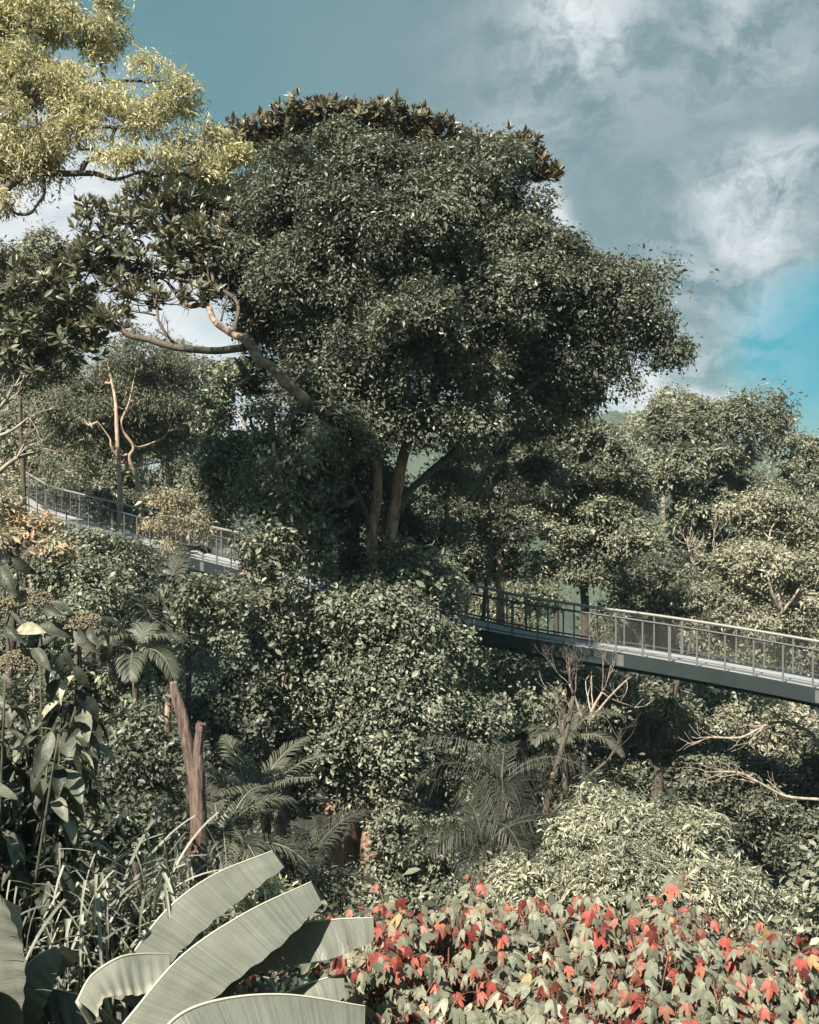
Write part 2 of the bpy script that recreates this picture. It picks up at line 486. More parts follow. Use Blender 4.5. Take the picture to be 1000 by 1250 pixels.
def hill_mat():
    m = bpy.data.materials.new('forested_hill'); m.use_nodes = True
    t = m.node_tree; b = t.nodes['Principled BSDF']; b.inputs['Roughness'].default_value = .95
    tcn = N(t, 'ShaderNodeTexCoord'); nz = N(t, 'ShaderNodeTexVoronoi', _Scale=.09)
    nq = N(t, 'ShaderNodeTexNoise', _Scale=.22, _Detail=10.0, _Roughness=.8)
    t.links.new(tcn.outputs['Object'], nz.inputs['Vector']); t.links.new(tcn.outputs['Object'], nq.inputs['Vector'])
    t.links.new(mixc(t, nq.outputs[0], (.010, .022, .017, 1), (.085, .115, .07, 1)), b.inputs['Base Color'])
    bp = N(t, 'ShaderNodeBump', invert=True); bp.inputs['Distance'].default_value = 5.0
    t.links.new(nz.outputs[0], bp.inputs['Height']); t.links.new(bp.outputs[0], b.inputs['Normal'])
    return m


xs = np.concatenate([np.linspace(-900, -62, 24), np.linspace(-60, 60, 121), np.linspace(62, 900, 24)])
ys = np.concatenate([np.linspace(-40, 100, 141), np.linspace(104, 1000, 40)])
grid_mesh('ground', xs, ys, ground_z, soil_mat())


def hill_z(X, Y):
    z = -110 + 134 * np.exp(-((Y - 620) / 190) ** 2) * (1 + .13 * np.sin(X / 110 + .6) + .07 * np.sin(X / 43) + .04 * np.sin(X / 19))
    z += 2.2 * np.sin(X * .31 + Y * .11) * np.sin(Y * .23 - X * .05) + 1.4 * np.sin(X * .8) * np.sin(Y * .7)
    return z + CAM[2]


grid_mesh('hills', np.linspace(-700, 700, 281), np.linspace(285, 700, 110), hill_z, hill_mat())


# ------------------------------------------------------------------ trees
def lobes_to_puffs(lobes, puff, dens=1.0, keep_back=0.55):
    C, R, L = [], [], []
    lump = make_noise(puff * 5)
    for li, lb in enumerate(lobes):
        px, py, Y, rx, ry = lb[:5]
        k = lb[5] if len(lb) > 5 else 1.0        # local density
        c = P(px, py, Y); a = rx / F * Y; b = ry / F * Y; d = 0.85 * (a + b) / 2
        rad = np.array([a, d, b])
        inner = np.maximum(rad - puff * .75, rad * .35)
        area = 4 * math.pi * ((inner[0] * inner[1]) ** 1.6 / 3 + (inner[0] * inner[2]) ** 1.6 / 3 + (inner[1] * inner[2]) ** 1.6 / 3) ** (1 / 1.6)
        n = max(3, int(dens * k * area / (math.pi * puff ** 2) * 1.5))
        i = np.arange(n) + .5
        ph = np.arccos(1 - 2 * i / n); th = math.pi * (1 + 5 ** .5) * i + rng.random() * 6
        dr = np.stack([np.cos(th) * np.sin(ph), np.sin(th) * np.sin(ph), np.cos(ph)], -1) + rng.normal(size=(n, 3)) * .18
        dr = unit(dr)
        ok = (dr[:, 1] < .35) | (rng.random(n) < keep_back)
        ok &= (dr[:, 2] > -.55) | (rng.random(n) < .5)
        dr = dr[ok]
        f = rng.uniform(.70, 1.06, len(dr)) * (1 + .13 * lump(c + dr * rad))
        tipf = rng.random(len(dr)) < .16
        f = np.where(tipf, f * 1.13 + .06, f)
        C.append(c + dr * inner * f[:, None]); R.append(puff * np.exp(rng.normal(size=len(dr)) * .30) * np.where(tipf, .55, 1)); L.append(np.full(len(dr), li))
    return np.concatenate(C), np.concatenate(R), np.concatenate(L)


def wig(a, b, n=4, amt=0.08):
    a, b = np.asarray(a, float), np.asarray(b, float)
    t = np.linspace(0, 1, n)[:, None]
    p = a + (b - a) * t
    L = np.linalg.norm(b - a)
    p[1:-1] += rng.normal(size=(n - 2, 3)) * L * amt
    return p


DP, DS, DN = 4.3, .70, 1.25      # leaves per puff, leaf size, puffs


def tree(name, label, lobes, trunk, leaf, mat, bark, puff=0.8, per=350, dens=1.0, limb_r=0.12, twig_r=0.025, cat='tree', limb_bark=None, slim=1.0, twigs=True, group=None, crown='crown', keep_back=.55, **kw):
    """trunk: list of stems, each a list of (px, py, Y, radius); the first stem is carried down to the ground."""
    global rng
    rng = np.random.default_rng(zlib.crc32(label.encode()))
    per = per * DP; dens = dens * DN; leaf = dict(leaf, size=leaf['size'] * DS)
    stems = [[np.append(P(q[0], q[1], q[2]), q[3]) for q in st] for st in trunk]
    base = stems[0][0]
    gz = float(ground_z(base[0], base[1]))
    th = thing(name, label, cat, (base[0], base[1], gz), group)
    if base[2] > gz + .2:
        stems[0].insert(0, np.array([base[0] + rng.normal() * .1, base[1], gz - .3, base[3] * 1.25]))
    tb = Tubes(); t2 = Tubes() if limb_bark else tb
    nodes = []
    for k_, st in enumerate(stems):
        st = np.array(st); st[:, 3] *= slim
        if limb_bark and k_ > 1:
            t2.add(st[:, :3], st[:, 3], sides=9, rough=.05, sub=5)
            pp, _ = catmull(st[:, :3], st[:, 3], 4); nodes.append(pp[len(pp) // 3:]); continue
        tb.add(st[:, :3], st[:, 3], sides=9, rough=.05, sub=5)
        pp, _ = catmull(st[:, :3], st[:, 3], 4) if len(st) > 2 else (st[:, :3], 0)
        nodes.append(pp[len(pp) // 3:])
    nodes = np.concatenate(nodes)
    C, R, L = lobes_to_puffs(lobes, puff, dens, keep_back)
    for li, lb in enumerate(lobes):
        c = P(lb[0], lb[1], lb[2]); c = c - np.array([0, 0, .25 * lb[4] / F * lb[2]])
        dist = np.linalg.norm(nodes - c, axis=1) + np.maximum(0, nodes[:, 2] - c[2]) * 1.5
        s = nodes[np.argmin(dist)]
        p = wig(s, c, 5, .06); p[1:-1, 2] -= .05 * np.linalg.norm(c - s)
        t2.add(p, np.linspace(limb_r, limb_r * .45, 5), sides=6, rough=.04, sub=4)
        nodes = np.vstack([nodes, p[2:]])
        if twigs:
            for q in C[L == li]:
                m_ = rng.random() * .6
                s2 = c * (1 - m_) + s * m_ if rng.random() < .3 else c
                t2.add(wig(s2, q, 4, .08), np.linspace(twig_r * 1.6, twig_r * .5, 4), sides=4, sub=3)
    tb.build('trunk', bark, th)
    if limb_bark: t2.build('limbs', limb_bark, th)
    fo = Foliage()
    fo.add(*puff_leaves(C, R, per, leaf, **kw))
    fo.build(crown, mat, th)
    return th


# central crown: billows of small glossy leaves
LC = dict(tm=K, size=.125)
tree('broad_rainforest_tree', 'huge dark green domed tree towering in the middle, two bare reddish stems under its crown',
     [(450, 262, 27.6, 158, 94, 1.7), (600, 330, 28.2, 135, 88, 1.5), (700, 362, 28.3, 95, 62, 1.3), (330, 400, 28.5, 50, 50), (305, 462, 28.5, 48, 45), (350, 465, 28.3, 50, 45), (430, 650, 28.2, 40, 40), (395, 625, 28, 40, 40), (540, 655, 28.6, 40, 38), (515, 690, 28.4, 40, 26), (430, 695, 28.2, 36, 26), (455, 232, 27.5, 95, 62), (372, 262, 27, 72, 72), (540, 232, 28, 85, 62), (600, 300, 27.5, 85, 65), (500, 300, 26, 95, 70), (405, 330, 26, 75, 65),
      (320, 330, 27, 50, 62), (680, 345, 27.5, 75, 58), (735, 372, 27.5, 55, 45), (783, 402, 27.5, 44, 34, .75), (815, 432, 27.5, 20, 28, .6), (765, 385, 28, 48, 32, .8), (745, 452, 28, 48, 26, .5), (700, 492, 28, 36, 20, .5), (605, 385, 27, 85, 60), (500, 400, 25, 85, 55), (440, 455, 25.5, 80, 55),
      (540, 460, 26.5, 85, 55), (640, 450, 28, 80, 48), (670, 490, 28, 50, 30, .9), (600, 500, 28, 50, 30), (470, 345, 27, 75, 55), (545, 345, 27.5, 70, 55), (590, 430, 27.5, 60, 50), (420, 390, 27.5, 60, 50), (690, 400, 28, 60, 40), (470, 515, 26.0, 70, 38), (555, 520, 26.4, 50, 30), (402, 528, 25.2, 34, 34), (395, 560, 25.6, 42, 38), (372, 600, 25.8, 40, 35), (380, 480, 26.6, 45, 40), (355, 350, 25.5, 40, 45), (330, 395, 27.5, 48, 45, .8), (700, 440, 28.5, 50, 32, .5), (735, 470, 28, 38, 28, .5), (470, 520, 27.5, 75, 48), (575, 520, 28, 60, 40, .8),
      (400, 540, 28, 50, 50), (440, 590, 28.8, 60, 45, .8), (545, 590, 29.5, 40, 40, .7), (510, 640, 29.5, 45, 35, .8), (390, 420, 27, 50, 40)],
     [[(468, 1000, 27, .30), (470, 800, 27, .27), (474, 690, 27, .17), (482, 620, 27, .155), (492, 560, 27, .14), (510, 510, 27, .13), (540, 450, 27, .12), (560, 380, 27, .09), (560, 300, 27.3, .06)],
      [(466, 720, 27, .20), (454, 660, 26.9, .16), (461, 600, 26.8, .13), (458, 540, 26.8, .12), (440, 460, 26.6, .1), (430, 380, 26.5, .08), (420, 300, 27, .05)],
      [(486, 625, 27, .12), (500, 600, 27.1, .10), (545, 560, 27.2, .10), (590, 525, 27.2, .09), (640, 480, 27.2, .075), (690, 440, 27.4, .06), (750, 410, 27.5, .06), (800, 405, 27.5, .03)],
      [(454, 660, 26.9, .09), (446, 625, 26.7, .07), (430, 590, 26.6, .06), (412, 565, 26.6, .06), (380, 500, 26.6, .05)],
      [(540, 450, 27, .08), (620, 400, 27.2, .06), (680, 350, 27.3, .04)]],
     LC, G_CENT, bark_mat('warm_stem_bark', (.16, .085, .06), (.50, .30, .21), scale=3.0, stretch=3.0), limb_bark=B_DARK, puff=.62, per=370, dens=1.0, limb_r=.09, twig_r=.022, sprig=5, sprig_r=.09)

tree('leaning_green_tree', 'lighter green tree hugging the left side of the huge tree above the footbridge',
     [(272, 515, 27, 40, 45), (315, 565, 26.6, 50, 48), (370, 580, 26.4, 45, 45), (265, 590, 27.2, 25, 40), (305, 500, 26.3, 48, 42), (282, 555, 26.5, 36, 40), (345, 545, 26, 42, 45), (300, 612, 26.3, 38, 35), (352, 620, 25.6, 42, 42), (335, 680, 25.5, 42, 35), (275, 462, 27, 32, 28), (385, 650, 25.8, 35, 40)],
     [[(345, 1000, 26, .2), (340, 800, 26, .16), (336, 640, 26, .13), (334, 560, 26, .11), (330, 500, 26.2, .08)]],
     dict(tm=K, size=.13), G_VINE, B_PALE, puff=.62, per=330, limb_r=.06, sprig_r=.09)

tree('climber_covered_tree', 'dense tree smothered in climbers directly under the huge crown, brown trunk showing low',
     [(360, 890, 25.6, 42, 55), (352, 965, 26.2, 42, 45), (385, 1000, 26.5, 40, 40), (590, 900, 27, 38, 60), (598, 985, 27, 38, 50), (455, 745, 25.2, 70, 50), (450, 800, 25, 80, 60), (440, 880, 24.8, 75, 60), (500, 900, 24.6, 70, 60), (360, 790, 25.2, 32, 50), (430, 960, 24.8, 55, 40), (400, 690, 26, 55, 42), (500, 705, 26.5, 55, 40), (530, 730, 27.5, 32, 50), (415, 765, 24.7, 65, 50), (500, 790, 25, 60, 52), (545, 800, 26.8, 38, 50), (385, 845, 24.8, 55, 48), (465, 850, 24.2, 55, 48),
      (545, 880, 25.6, 55, 52), (410, 920, 24.4, 50, 42), (485, 935, 23.8, 58, 50), (560, 960, 25, 38, 48), (500, 1020, 23.8, 55, 48), (545, 1070, 24, 42, 40), (460, 1080, 24.5, 30, 30, .6)],
     [[(412, 1130, 24.3, .30), (408, 1050, 24.3, .23), (405, 985, 24.6, .19), (420, 880, 26, .15), (440, 780, 26.5, .12)],
      [(450, 1140, 24.6, .18), (447, 1040, 24.6, .14), (455, 950, 25.5, .10)]],
     dict(tm=OV, size=.135), G_VINE, B_BROWN, puff=.58, per=230, dens=.95, limb_r=.05, sprig_r=.11, up=.45, shell=.55)


# bare pale branches, recursive
def bare(tb, p, d, L, r, depth, spread=.5, lift=.12, kids=(2, 4)):
    n = 5
    pts = [p]; dd = unit(d)
    for _ in range(n - 1):
        dd = unit(dd + rng.normal(size=3) * .16 + np.array([0, 0, lift * .5])); pts.append(pts[-1] + dd * L / (n - 1))
    tb.add(pts, np.linspace(r, r * .55, n), sides=5 if depth > 1 else 4, sub=2)
    if depth <= 0: return
    for _ in range(rng.integers(*kids)):
        i = rng.integers(2, n)
        bare(tb, pts[i], unit(dd + rng.normal(size=3) * spread + np.array([0, 0, lift])), L * rng.uniform(.5, .8), r * .55, depth - 1, spread, lift, kids)


# ------------------------------------------------------------------ fig tree with rosettes of big leaves
def rosettes(fo, C, A, size, k=(8, 12), tm=OVN):
    """whorls of long leaves at points C around axes A"""
    n = rng.integers(k[0], k[1], len(C)); idx = np.repeat(np.arange(len(C)), n)
    a = unit(A)[idx]
    rad = rng.normal(size=(len(idx), 3)); rad = unit(rad - (rad * a).sum(-1, keepdims=True) * a)
    op = rng.uniform(.15, 1.15, len(idx))[:, None]
    t = unit(a * (1 - op * .6) + rad * op)
    nn = unit(a - (a * t).sum(-1, keepdims=True) * t + rng.normal(size=(len(idx), 3)) * .12)
    s = size * rng.uniform(.7, 1.2, len(idx))
    V, T = plant_leaves(tm, C[idx] + t * .02, nn, t, s)
    fo.add(V, T, np.repeat(rng.random(len(idx)), len(tm[0])))


def fig_tree():
    th = thing('fig_tree', 'big-leaved fig tree behind the huge dome, leathery leaf whorls, sunlit pinkish limb on its left', 'tree', (*P(430, 700, 30)[:2], float(ground_z(*P(430, 700, 30)[:2]))))
    tb = Tubes()
    def st(pts, sides=8, rough=.05):
        q = np.array([np.append(P(*p[:3]), p[3]) for p in pts]); tb.add(q[:, :3], q[:, 3], sides=sides, rough=rough, sub=5); return q[:, :3]
    b = P(430, 700, 30)
    tb.add([(b[0], b[1], ground_z(b[0], b[1]) - .3), b, P(432, 580, 29.2), P(410, 530, 27.3)], [.28, .22, .17, .13], sides=10)
    nodes = [st([(432, 580, 29.2, .17), (440, 450, 29.5, .15), (430, 320, 30.5, .12), (430, 200, 31, .08)])]
    nodes.append(st([(430, 200, 31, .08), (340, 180, 31, .05), (290, 200, 31, .03)]))
    nodes.append(st([(430, 320, 30.5, .10), (520, 220, 31, .07), (600, 200, 30.5, .05), (655, 222, 30, .03)]))
    tb.build('trunk', B_BROWN, th)
    tb = Tubes()
    nodes.append(st([(410, 530, 27.3, .15), (376, 492, 24.8, .13), (345, 463, 24.4, .125), (331, 447, 24.4, .11), (318, 440, 24.4, .12), (300, 415, 24.5, .10), (285, 408, 24.8, .08), (262, 392, 25.2, .075), (252, 372, 26, .07), (228, 372, 26.8, .06), (205, 345, 27.5, .04)], sides=12, rough=.12))
    tb.build('pink_limb', B_PINK, th)
    tb = Tubes()
    nodes.append(st([(300, 424, 24.6, .10), (262, 428, 25, .09), (215, 424, 25.3, .085), (180, 414, 25.6, .08), (155, 408, 25.8, .07), (135, 390, 26, .05), (110, 410, 26.3, .04), (80, 440, 26.5, .03)]))
    nodes.append(st([(285, 408, 24.8, .05), (290, 370, 25.5, .045), (262, 350, 26, .04), (215, 340, 26.5, .035), (150, 335, 27, .03), (100, 310, 27, .02)]))
    nodes.append(st([(215, 424, 25.3, .04), (195, 395, 25.6, .035), (190, 370, 26, .03), (170, 340, 26.5, .02)]))
    nodes.append(st([(155, 408, 25.8, .05), (100, 370, 26.2, .04), (60, 350, 26.5, .03), (20, 345, 26.5, .02)]))
    nodes.append(st([(262, 350, 26, .04), (250, 300, 27, .04), (220, 250, 28, .03), (180, 225, 28, .02)]))
    nodes = np.concatenate(nodes)
    top = Tubes()
    spots = []
    # (centre px, py, Y, rx, ry, count): clouds of whorls
    for px, py, Y, rx, ry, n in ((325, 172, 31, 50, 26, 110), (395, 150, 31, 58, 18, 120), (470, 150, 31, 58, 18, 120), (530, 170, 31, 42, 18, 75), (612, 192, 30.2, 48, 18, 80), (655, 213, 30, 28, 9, 30), (575, 190, 30.6, 30, 14, 24),
                                 (270, 230, 29, 45, 50, 110), (205, 250, 28, 55, 40, 120), (130, 275, 27, 50, 28, 60), (245, 310, 27, 50, 40, 90), (175, 320, 27, 60, 22, 55), (110, 330, 26.6, 45, 32, 70), (215, 275, 27.4, 40, 40, 50),
                                 (250, 365, 26, 28, 12, 16), (190, 365, 26.2, 50, 14, 26), (275, 265, 28.4, 32, 42, 70), (262, 335, 27.4, 26, 34, 45), (232, 338, 26.9, 40, 10, 18), (160, 352, 26.6, 40, 9, 14), (140, 385, 26.1, 25, 8, 9), (60, 370, 26.5, 60, 42, 110), (20, 420, 26.5, 50, 34, 80), (90, 415, 26.4, 45, 28, 60), (5, 340, 26.5, 35, 40, 45), (130, 400, 26, 25, 14, 18), (40, 450, 26.6, 50, 22, 34)):
        c = P(px, py, Y)
        g = rnd_dirs(n, .25) * (rng.random(n) ** .4)[:, None]
        q = c + g * np.array([rx / F * Y, (rx + ry) / 2 / F * Y * 1.2, ry / F * Y])
        spots.append((q, c))
    for q, c in spots:
        s = nodes[np.argmin(np.linalg.norm(nodes - c, axis=1))]
        m_ = wig(s, c, 4, .08)
        tw = top if c[1] > 29.5 else tb
        tw.add(m_, [.045, .04, .03, .025], sides=5, sub=4)
        for p in q[::2]:
            a = m_[rng.integers(1, 4)]
            mid = (a + p) / 2 + np.array([0, 0, -.1])
            tw.add([a, mid, p], [.022, .016, .01], sides=4, sub=3)
    for px, py, Y, dx, dz in ((190, 385, 26, -1, .3), (245, 373, 26.2, -.9, .4), (150, 338, 27, -1, .1), (120, 328, 27, -.8, -.2), (262, 352, 26, -.6, .8), (205, 345, 27.4, -.8, .5), (222, 424, 25.3, -.7, .7), (165, 410, 25.7, -.5, .9), (270, 392, 25.2, .3, .9), (175, 340, 26.8, -.9, -.3)):
        bare(tb, P(px, py, Y), unit(np.array([dx, rng.normal() * .3, dz])), .75, .028, 2, spread=.55, lift=.15)
    top.build('top_branches', B_DARK, th)
    tb.build('side_branches', B_DARK, th)
    fo = Foliage()
    C = np.concatenate([q for q, _ in spots])
    A = unit(np.concatenate([unit(q - c + np.array([0, 0, .3])) * .7 for q, c in spots]) + np.array([0, -.1, .75]) + rng.normal(size=C.shape) * .35)
    hi = C[:, 1] > 29.4
    rosettes(fo, C[~hi], A[~hi], .30)
    C2 = np.concatenate([C[hi], C[hi] + rng.normal(size=C[hi].shape) * .13]); C2[:, 2] += .03; A2 = np.concatenate([A[hi], A[hi]])
    fr = Foliage(); rosettes(fr, C2, A2, .27); fr.build('rusty_crown', G_RUST, th)
    extra = P(590, 600, 28.5) + rng.normal(size=(60, 3)) * np.array([.8, .6, .8])
    fo.build('crown', G_FIC, th)
    for e in extra[:0]: pass


fig_tree()

tree('whorled_leaf_sapling', 'sapling with long whorled leaves and a few rusty ones right of the bare reddish stems',
     [(595, 600, 33, 40, 50, .4)], [[(590, 760, 33, .07), (600, 680, 33, .05), (596, 600, 33, .03)]], dict(tm=LANCE, size=.36), G_FIC, B_DARK, puff=.5, per=60, sprig=6, sprig_r=.05, limb_r=.03, droop=-.1)

# ------------------------------------------------------------------ the sunlit yellow-green tree, top left
tree('yellow_leaved_tree', 'tall yellow-green tree filling the top left corner with a dark curved bough below',
     [(40, 25, 20, 75, 50), (120, 45, 20, 40, 48, .9), (30, 110, 19.5, 70, 55), (110, 120, 19.5, 55, 48), (175, 92, 20, 38, 32), (30, 180, 19.5, 60, 42), (95, 165, 19, 45, 30, .8), (170, 145, 19.5, 45, 35, .9), (215, 125, 20, 32, 26, .8),
      (160, 195, 19.2, 34, 26, .8), (215, 205, 19.5, 30, 30, .8), (252, 170, 20, 32, 28, .9), (262, 215, 20, 26, 24, .6), (-40, 60, 20, 60, 90), (-40, 190, 20, 60, 60), (8, 245, 19.5, 18, 25, .3), (225, 170, 19.6, 26, 20, .8), (295, 190, 20, 10, 12, .7), (135, 0, 20, 25, 20, .8)],
     [[(-260, 560, 20, .38), (-200, 360, 20, .3), (-60, 280, 19.8, .17), (0, 236, 19.6, .085), (35, 212, 19.5, .07), (80, 212, 19.4, .06), (115, 212, 19.4, .05), (140, 219, 19.3, .035), (165, 212, 19.3, .02)],
      [(-200, 360, 20, .16), (-120, 200, 20.4, .10), (-40, 100, 20.4, .07), (20, 40, 20.4, .04), (60, -20, 20.4, .02)],
      [(98, 212, 19.4, .05), (108, 195, 19.4, .045), (130, 192, 19.4, .035), (138, 165, 19.4, .03), (135, 155, 19.5, .03), (85, 160, 19.5, .03), (60, 170, 19.5, .03)],
      [(53, 212, 19.4, .03), (55, 190, 19.4, .02)], [(52, 212, 19.4, .03), (54, 235, 19.4, .03), (40, 258, 19.4, .02)],
      [(-100, 200, 20.4, .08), (60, 120, 20.4, .04), (130, 100, 20.4, .03), (200, 100, 20, .02)]],
     dict(tm=KN, size=.11), G_YEL, B_DARK, puff=.36, per=170, dens=.95, limb_r=.035, twig_r=.01, sprig=6, sprig_r=.05, nrand=.7, droop=.5, shell=.35)

# ------------------------------------------------------------------ left background trees
tree('olive_toned_tree', 'olive toned tree at the left edge behind the fig whorls',
     [(20, 330, 38, 40, 40), (65, 320, 38, 32, 30), (10, 400, 38, 50, 50), (80, 380, 38, 40, 45), (40, 450, 38, 60, 40), (-40, 380, 38, 60, 60)],
     [[(30, 640, 38, .3), (25, 500, 38, .22), (30, 400, 38, .12)]], dict(tm=K, size=.17), G_MID, B_DARK, slim=.32, puff=.75, per=300)
tree('gum_tree', 'airy grey-green tree with two slender pinkish pale stems above the footbridge left end',
     [(180, 440, 46, 52, 30), (120, 460, 46, 45, 38), (230, 462, 47, 40, 34), (165, 490, 45.5, 60, 38, .85), (90, 505, 46, 42, 42), (225, 512, 47, 38, 38, .8), (140, 540, 47, 50, 35, .7), (200, 555, 47, 45, 35, .6), (95, 560, 46, 40, 35), (150, 500, 48, 70, 50), (200, 470, 48, 50, 45), (110, 520, 48, 60, 50), (190, 530, 48.5, 60, 45)],
     [[(147, 640, 44, .22), (146, 590, 44, .17), (143, 530, 44, .15), (141, 490, 44.5, .11), (135, 460, 45, .07), (128, 425, 45.5, .02)], [(146, 562, 44, .10), (136, 545, 44, .08), (134, 535, 44, .05), (120, 515, 44, .015)],
      [(172, 640, 44.4, .2), (168, 590, 44.4, .16), (158, 560, 44.4, .14), (163, 545, 44.4, .1), (148, 520, 44.3, .10), (158, 490, 44.5, .06), (166, 450, 44.8, .02)]],
     dict(tm=KN, size=.21), G_MID, B_ROSE, slim=.6, puff=.85, per=260, dens=1.0, limb_r=.06, twig_r=.02, droop=.5, shell=.5)
tree('yellowing_tree', 'thin yellowing tree far left between the bare branches and the footbridge',
     [(40, 490, 55, 45, 28, .8), (75, 480, 54, 26, 16, .8), (20, 540, 54, 45, 45), (70, 560, 54, 45, 35), (50, 595, 52, 60, 25)],
     [[(40, 680, 54, .25), (42, 560, 54, .18), (50, 500, 54, .1)]], dict(tm=K, size=.23), G_TAN, B_PALE, slim=.6, puff=.95, per=260)
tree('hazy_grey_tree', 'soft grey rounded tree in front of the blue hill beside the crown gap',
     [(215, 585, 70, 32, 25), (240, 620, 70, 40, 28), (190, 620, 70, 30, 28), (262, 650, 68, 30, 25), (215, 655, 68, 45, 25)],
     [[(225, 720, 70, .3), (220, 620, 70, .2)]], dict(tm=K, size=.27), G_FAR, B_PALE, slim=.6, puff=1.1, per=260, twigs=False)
tree('round_shrubby_tree', 'low rounded dark tree just behind the left footbridge railing',
     [(90, 610, 50, 35, 22), (130, 620, 50, 32, 20), (60, 620, 50, 32, 25), (165, 640, 50, 32, 25)],
     [[(110, 720, 50, .25), (110, 630, 50, .15)]], dict(tm=K, size=.22), G_DARK, B_DARK, puff=.9, per=300, twigs=False)

def bare_tree(name, label, stems, L, r, depth, bark=B_PALE, spread=.5, lift=.12, cat='dead tree', toward=None):
    st0 = P(*stems[0][0][:3]); gz = float(ground_z(st0[0], st0[1]))
    th = thing(name, label, cat, (st0[0], st0[1], gz))
    tb = Tubes(); first = True
    for st in stems:
        q = np.array([np.append(P(*p[:3]), p[3]) for p in st])
        if first:
            q = np.vstack([[q[0][0], q[0][1], gz - .3, q[0][3] * 1.2], q]); first = False
        tb.add(q[:, :3], q[:, 3], sides=7, rough=.04, sub=5)
        for i in range(2, len(q)):
            d = q[i][:3] - q[i - 1][:3]
            for _ in range(2 if i < len(q) - 1 else 3):
                bare(tb, q[i][:3], unit(unit(d) + rng.normal(size=3) * spread), L * rng.uniform(.6, 1), q[i][3] * .5, depth, spread, lift)
    tb.build('trunk', bark, th)
    return th


bare_tree('bare_pale_tree', 'leafless pale tree reaching in from the left edge above the footbridge',
          [[(-90, 700, 32, .2), (-60, 560, 32, .14), (0, 497, 32, .08), (15, 475, 32, .05)], [(-30, 600, 32, .10), (0, 575, 32, .07), (20, 560, 32, .06), (50, 550, 32, .04)], [(-30, 540, 32, .08), (10, 528, 32, .05), (35, 510, 32, .03)]],
          .9, .04, 2)

# ------------------------------------------------------------------ right background trees
RG = 'trees in the backdrop right of the huge tree'
tree('round_crowned_tree', 'tall round-crowned tree standing highest against the sky at right, dark fanned limbs beneath', [
    (860, 505, 56, 42, 30), (835, 535, 55, 38, 36), (895, 525, 56, 42, 34), (865, 565, 54, 50, 38), (915, 560, 56, 30, 34), (825, 590, 55, 28, 34), (870, 615, 55, 48, 34), (835, 635, 55, 28, 25, .7), (905, 600, 56, 32, 32), (812, 510, 56, 16, 18)],
     [[(850, 760, 56, .35), (850, 700, 56, .3), (855, 670, 56, .25), (860, 600, 56, .15), (862, 540, 56, .1)], [(852, 690, 56, .16), (835, 650, 56, .12), (822, 600, 56, .08)], [(853, 690, 56, .16), (880, 650, 56, .12), (900, 590, 56, .08)]],
     dict(tm=K, size=.24), G_MID, B_DARK, slim=.6, puff=1.0, per=420, dens=1.1, limb_r=.12, twig_r=.04, group=RG, up=.5)
tree('layered_tree', 'broad tree with flat layered sprays right of the trunk, above the shaded footbridge span', [
    (700, 530, 47, 45, 20), (750, 545, 47, 42, 20), (660, 555, 46, 40, 22), (720, 580, 46, 55, 20), (770, 590, 47, 30, 24), (670, 605, 46, 45, 24), (740, 625, 46, 45, 20), (690, 650, 46, 45, 22), (760, 660, 46, 35, 22), (640, 640, 46, 30, 28), (710, 555, 47.5, 55, 30), (730, 605, 48, 60, 35), (690, 630, 48, 60, 35), (740, 680, 47, 60, 30), (680, 700, 47, 50, 30)],
     [[(715, 780, 47, .35), (712, 690, 47, .28), (705, 620, 47, .2), (705, 550, 47, .12)], [(710, 680, 47, .14), (680, 620, 46.5, .09), (665, 570, 46.5, .06)], [(710, 660, 47, .14), (745, 620, 46.5, .09), (755, 560, 46.5, .06)]],
     dict(tm=K, size=.21), G_MID, B_DARK, slim=.6, puff=.85, per=300, dens=1.0, limb_r=.1, twig_r=.03, flat=.6, up=.5, nup=.8, group=RG)
tree('shadowed_tree', 'darker tree under the right arm of the huge crown', [
    (590, 545, 38, 40, 32), (640, 520, 38, 50, 32), (690, 510, 38, 36, 24, .8), (610, 600, 38, 38, 35), (600, 655, 38, 40, 35), (655, 580, 39, 35, 30, .7), (560, 630, 38, 30, 40), (640, 690, 39, 40, 28), (570, 690, 38, 30, 25)],
     [[(612, 800, 38, .3), (610, 700, 38, .22), (605, 620, 38, .16), (620, 550, 38, .1)], [(610, 650, 38, .12), (620, 590, 38, .1), (617, 560, 38, .08)]],
     dict(tm=K, size=.17), G_DARK, B_PINK, slim=.6, puff=.72, per=320, dens=.9, limb_r=.08, twig_r=.03, group=RG)
tree('hazy_right_tree', 'grey-green tree at the right edge beyond the round-crowned one', [
    (965, 545, 66, 40, 28), (1005, 560, 66, 40, 36), (950, 590, 66, 30, 32), (990, 610, 65, 45, 36), (1040, 590, 66, 40, 50)],
     [[(985, 760, 66, .3), (985, 620, 66, .2)]], dict(tm=K, size=.27), G_MID, B_DARK, slim=.6, puff=1.15, per=330, twigs=False, group=RG)
tree('tan_leaved_tree', 'pale tan-green tree behind the sunlit footbridge end with bleached twigs', [
    (930, 625, 41, 50, 30), (985, 640, 41, 45, 36), (890, 680, 40, 45, 32), (950, 700, 39, 55, 38), (1000, 720, 39, 40, 40), (880, 735, 40, 45, 32), (935, 765, 39, 55, 30), (990, 790, 39, 40, 30), (1030, 690, 40, 30, 60), (870, 780, 40, 40, 28)],
     [[(955, 860, 39, .2), (953, 760, 38.5, .13), (950, 720, 38.3, .1), (945, 680, 38.5, .06)], [(953, 750, 38.3, .07), (968, 730, 38, .05), (980, 712, 38, .03)], [(952, 745, 38.3, .07), (942, 722, 38, .05), (938, 700, 38, .03)]],
     dict(tm=K, size=.16), G_TAN, B_PALE, puff=.66, per=300, dens=.9, limb_r=.05, group=RG)
